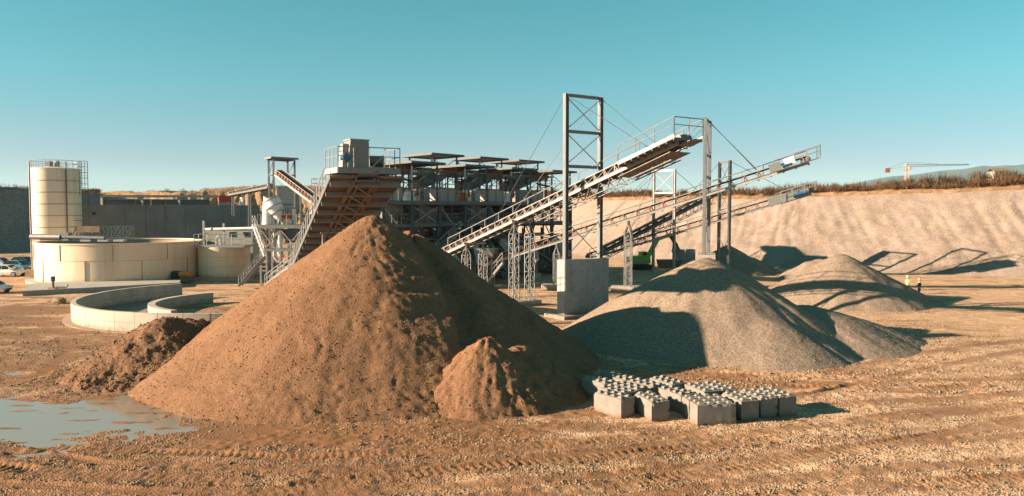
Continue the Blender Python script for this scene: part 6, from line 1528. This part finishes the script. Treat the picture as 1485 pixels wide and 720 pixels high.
c = G(1333, 431.5)
person('worker in orange helmet, olive vest and blue jeans, right of the other worker', (c.x, c.y, 0), R(178), M['vest_dark'], M['jeans'], M['helmet_orange'], M['vest_dark'], dict(step=.6, elbow=[(.0, -.29, 1.13), (.02, .29, 1.13)], wrist=[(.16, -.22, 1.0), (.22, .12, 1.15)]))

# ------------------------------------------------------------------ far: tower crane, house, hills, scrub
YC = 490.0
cr = thing('tower_crane', 'orange and white tower crane standing far beyond the rim', 'crane', (P(1315, 300, YC).x, YC, 8))
q = MB(); b0 = P(1315, 280, YC); b0.z = 5; top = P(1315, 242, YC); lattice(q, b0, top, 2.0, 2.0, (1, 0, 0), (0, 1, 0), .3, .14, 2.2); q.build('mast', M['crane'], cr)
q = MB(); pk = P(1315, 235, YC); 
for g in (-.9, .9): q.bar(top + Vector((g, 0, 0)), pk, .4)
q.build('apex', M['crane'], cr)
jl = P(1285, 246, YC); jr = P(1405, 239.5, YC + 30)
q = MB(); q.bar(top, jr, .32, .28); q.bar(top + UP * 1.4, jr + UP * .5, .22); n = 26
for i in range(n):
    a = top.lerp(jr, i / n); b = top.lerp(jr, (i + 1) / n); hh = 1.4 - .9 * i / n; q.bar(a, a.lerp(b, .5) + UP * hh, .2); q.bar(a.lerp(b, .5) + UP * hh, b, .2)
q.build('jib', M['white_steel'], cr)
q = MB(); q.bar(top, jl, .45, .4); q.build('counter_jib', M['crane'], cr)
q = MB(); q.box(jl + Vector((.6, 0, -.6)), (3.0, 2, 2.6)); q.build('counterweight', M['rust'], cr)
q = MB(); q.box(top + Vector((1.2, -1.4, -1.0)), (1.6, 1.6, 1.8)); q.build('cab', M['crane'], cr)
q = MB(); q.bar(pk, jl + UP * .4, .12); q.bar(pk, top.lerp(jr, .62) + UP * .6, .12); q.build('pendant', M['cable'], cr)
hs = P(1447, 250, 420); t = thing('far_house', 'pale house half hidden by scrub on the rim at the right', 'house', (hs.x, 420, 11))
q = MB(); q.box((hs.x, 420, (11 + hs.z + .3) / 2), (7.5, 6, hs.z + .3 - 11)); q.build('wall', M['machine'], t)
q = MB(); q.prism([(hs.x - 4.2, 416.6, hs.z + .3), (hs.x + 4.2, 416.6, hs.z + .3), (hs.x + 4.2, 420, hs.z + 2), (hs.x - 4.2, 420, hs.z + 2)], UP * .2); q.prism([(hs.x - 4.2, 423.4, hs.z + .3), (hs.x + 4.2, 423.4, hs.z + .3), (hs.x + 4.2, 420, hs.z + 2), (hs.x - 4.2, 420, hs.z + 2)], UP * .2); q.build('roof', M['rust'], t)
for dx in (-2.4, 0, 2.4):
    q = MB(); q.box((hs.x + dx, 416.97, hs.z - .9), (1.1, .1, 1.2)); q.build('window', M['glass'], t)

M['hill'], _ = loose('wooded_hills', (0.075, 0.085, 0.06), (0.055, 0.065, 0.05), (0.11, 0.105, 0.075), 0.02, 0.3, 2.0, big=0.002)
prof = [(1010, 292), (1120, 288), (1240, 266), (1290, 256.5), (1330, 252.5), (1365, 247.5), (1400, 244.5), (1425, 240.5), (1440, 241.5), (1455, 240), (1470, 239.5), (1485, 237.5), (1540, 238), (1620, 240), (1760, 240), (1900, 250)]
pxs = np.linspace(1010, 1900, 180); pys = np.interp(pxs, [a for a, b in prof], [b for a, b in prof])
YH = 5200.0; rows = []
crest = np.array([tuple(P(x, y, YH)) for x, y in zip(pxs, pys)])
for t_, dy in ((0, -1500), (.25, -1150), (.5, -800), (.72, -450), (.88, -200), (1.0, 0), (.7, 500), (0.0, 1500)):
    r_ = crest.copy(); r_[:, 1] += dy; r_[:, 0] *= (YH + dy) / YH
    r_[:, 2] = crest[:, 2] * t_ + fbm(r_[:, 0] / 260, r_[:, 1] / 260, 801, 4) * 34 * t_ * (1 - .75 * (t_ == 1.0)); rows.append(r_)
hm = np_mesh('hills', np.array(rows).reshape(-1, 3), grid_faces(len(rows), len(pxs)), True); hm.materials.append(M['hill'])
hills = bpy.data.objects.new('hills', hm); COL.objects.link(hills); tag(hills, 'blue wooded hills on the horizon at the right', None, None, 'structure')

def scrub_cloud(bases, hts, twigs, seed, spread=1.0):
    g = np.random.default_rng(seed); n = len(bases)
    b = np.repeat(bases, twigs, 0); h = np.repeat(hts, twigs)
    k = len(b); ang = g.uniform(0, 2 * np.pi, k); lean = g.random(k) ** .7 * spread
    t0 = g.uniform(0.0, .55, k); ln = h * g.uniform(.25, .75, k) * (1 - .4 * t0)
    d = np.stack([np.cos(ang) * lean, np.sin(ang) * lean, np.ones(k)], -1); d /= np.linalg.norm(d, axis=1)[:, None]
    st_ = b + d * (h * t0 * .9)[:, None] + np.stack([g.normal(0, .18, k) * h, g.normal(0, .18, k) * h, np.zeros(k)], -1)
    en = st_ + d * ln[:, None]
    a2 = g.uniform(0, 2 * np.pi, k); w = g.uniform(.03, .10, k) * (0.6 + .25 * h)
    sd = np.stack([np.cos(a2) * w, np.sin(a2) * w, g.uniform(-.05, .05, k)], -1)
    vv = np.stack([st_ - sd * .5, st_ + sd * .5, en + sd * .35], 1).reshape(-1, 3)
    return vv, np.arange(k * 3).reshape(-1, 3)
M['scrub'], _ = loose('dry_scrub', (0.15, 0.075, 0.032), (0.075, 0.045, 0.022), (0.20, 0.10, 0.042), 3.0, 0.2, 0.02, big=0.25)
M['shrub'], _ = loose('bare_shrub', (0.12, 0.085, 0.05), (0.07, 0.055, 0.035), (0.16, 0.105, 0.055), 3.0, 0.2, 0.02, big=0.5)
def rim_bushes(rim, od, n, hlo, hhi, dmax, seed, xlim):
    g = np.random.default_rng(seed); m = (rim[:, 0] / rim[:, 1] > xlim[0]) & (rim[:, 0] / rim[:, 1] < xlim[1]); r_ = rim[m]
    i = g.integers(0, len(r_), n); od = np.array(od, float); od /= np.linalg.norm(od)
    dist = g.random(n) ** 1.5 * dmax + .1
    p = r_[i].copy(); p[:, 0] += od[0] * dist + g.normal(0, .5, n); p[:, 1] += od[1] * dist + g.normal(0, .3, n); p[:, 2] += .1
    clump = .6 + .9 * np.clip(fbm(p[:, 0] * .12, p[:, 1] * .12, seed, 3) + .5, 0, 1)
    return p, (hlo + (hhi - hlo) * g.random(n) ** 1.6) * clump
sv, sf = [], []
off_ = 0
for rim, od, n, hlo, hhi, dm, sd_, xl, tw_ in ((rimR, (0.35, .94), 2600, .5, 2.1, 22, 7, (0.02, .85), 52), (rimL, (-.55, .83), 900, .35, 1.5, 22, 8, (-.9, -.2), 40), (rimM, (0, 1), 420, .3, 1.2, 16, 9, (-.5, .1), 36)):
    p, h_ = rim_bushes(rim, od, n, hlo, hhi, dm, sd_, xl); v_, f_ = scrub_cloud(p, h_, tw_, sd_); sv.append(v_); sf.append(f_ + off_); off_ += len(v_)
me = np_mesh('scrub', np.concatenate(sv), np.concatenate(sf)); me.materials.append(M['scrub'])
o = bpy.data.objects.new('scrub', me); COL.objects.link(o); tag(o, 'dry brown scrub growing along the quarry rim', 'scrub', None, 'stuff')
# taller bare shrubs that stand out of the scrub
for k, (px, hh) in enumerate([(1168, 2.3), (1210, 2.0), (1300, 2.1), (1322, 2.4), (1350, 2.7), (1375, 2.9), (1392, 2.6), (1425, 3.2), (1462, 3.0), (1478, 2.8), (1110, 1.9), (1058, 1.8), (985, 1.9), (930, 2.0)]):
    u = (px - 742.5) / FPX; j = int(np.argmin(np.abs(rimR[:, 0] / rimR[:, 1] - u))); b = rimR[j] + np.array([1.4, 3.8, .1])
    t = thing('shrub', 'taller bare shrub standing out of the scrub on the right rim', 'shrub', b, 'tall shrubs on the quarry rim')
    q = MB()
    for i in range(5):
        a = rng.uniform(0, 6.28); q.tube(Vector(b), Vector(b) + Vector((math.cos(a) * .35 * hh, math.sin(a) * .35 * hh, hh * rng.uniform(.5, .8))), .05, 5, .015)
    q.build('stems', M['shrub'], t)
    v_, f_ = scrub_cloud(np.array([b]), np.array([hh]), 420, 60 + k, .6); me = np_mesh('crown', v_ - np.array([b]), f_); me.materials.append(M['shrub'])
    o = bpy.data.objects.new('crown', me); link(o, t)

# ------------------------------------------------------------------ haze
hz = MB(); hz.box((0, 200, 164), (15000, 15200, 330)); hzm = bpy.data.materials.new('haze_air'); hzm.use_nodes = True
hn = hzm.node_tree.nodes; hn.clear(); pv_ = hn.new('ShaderNodeVolumePrincipled'); ho = hn.new('ShaderNodeOutputMaterial')
pv_.inputs['Color'].default_value = (0.60, 0.88, 1.0, 1); pv_.inputs['Density'].default_value = 0.00006; pv_.inputs['Anisotropy'].default_value = 0.0
hzm.node_tree.links.new(pv_.outputs[0], ho.inputs['Volume'])
tag(hz.build('haze', hzm), 'thin pale haze in the air', 'haze', None, 'stuff')
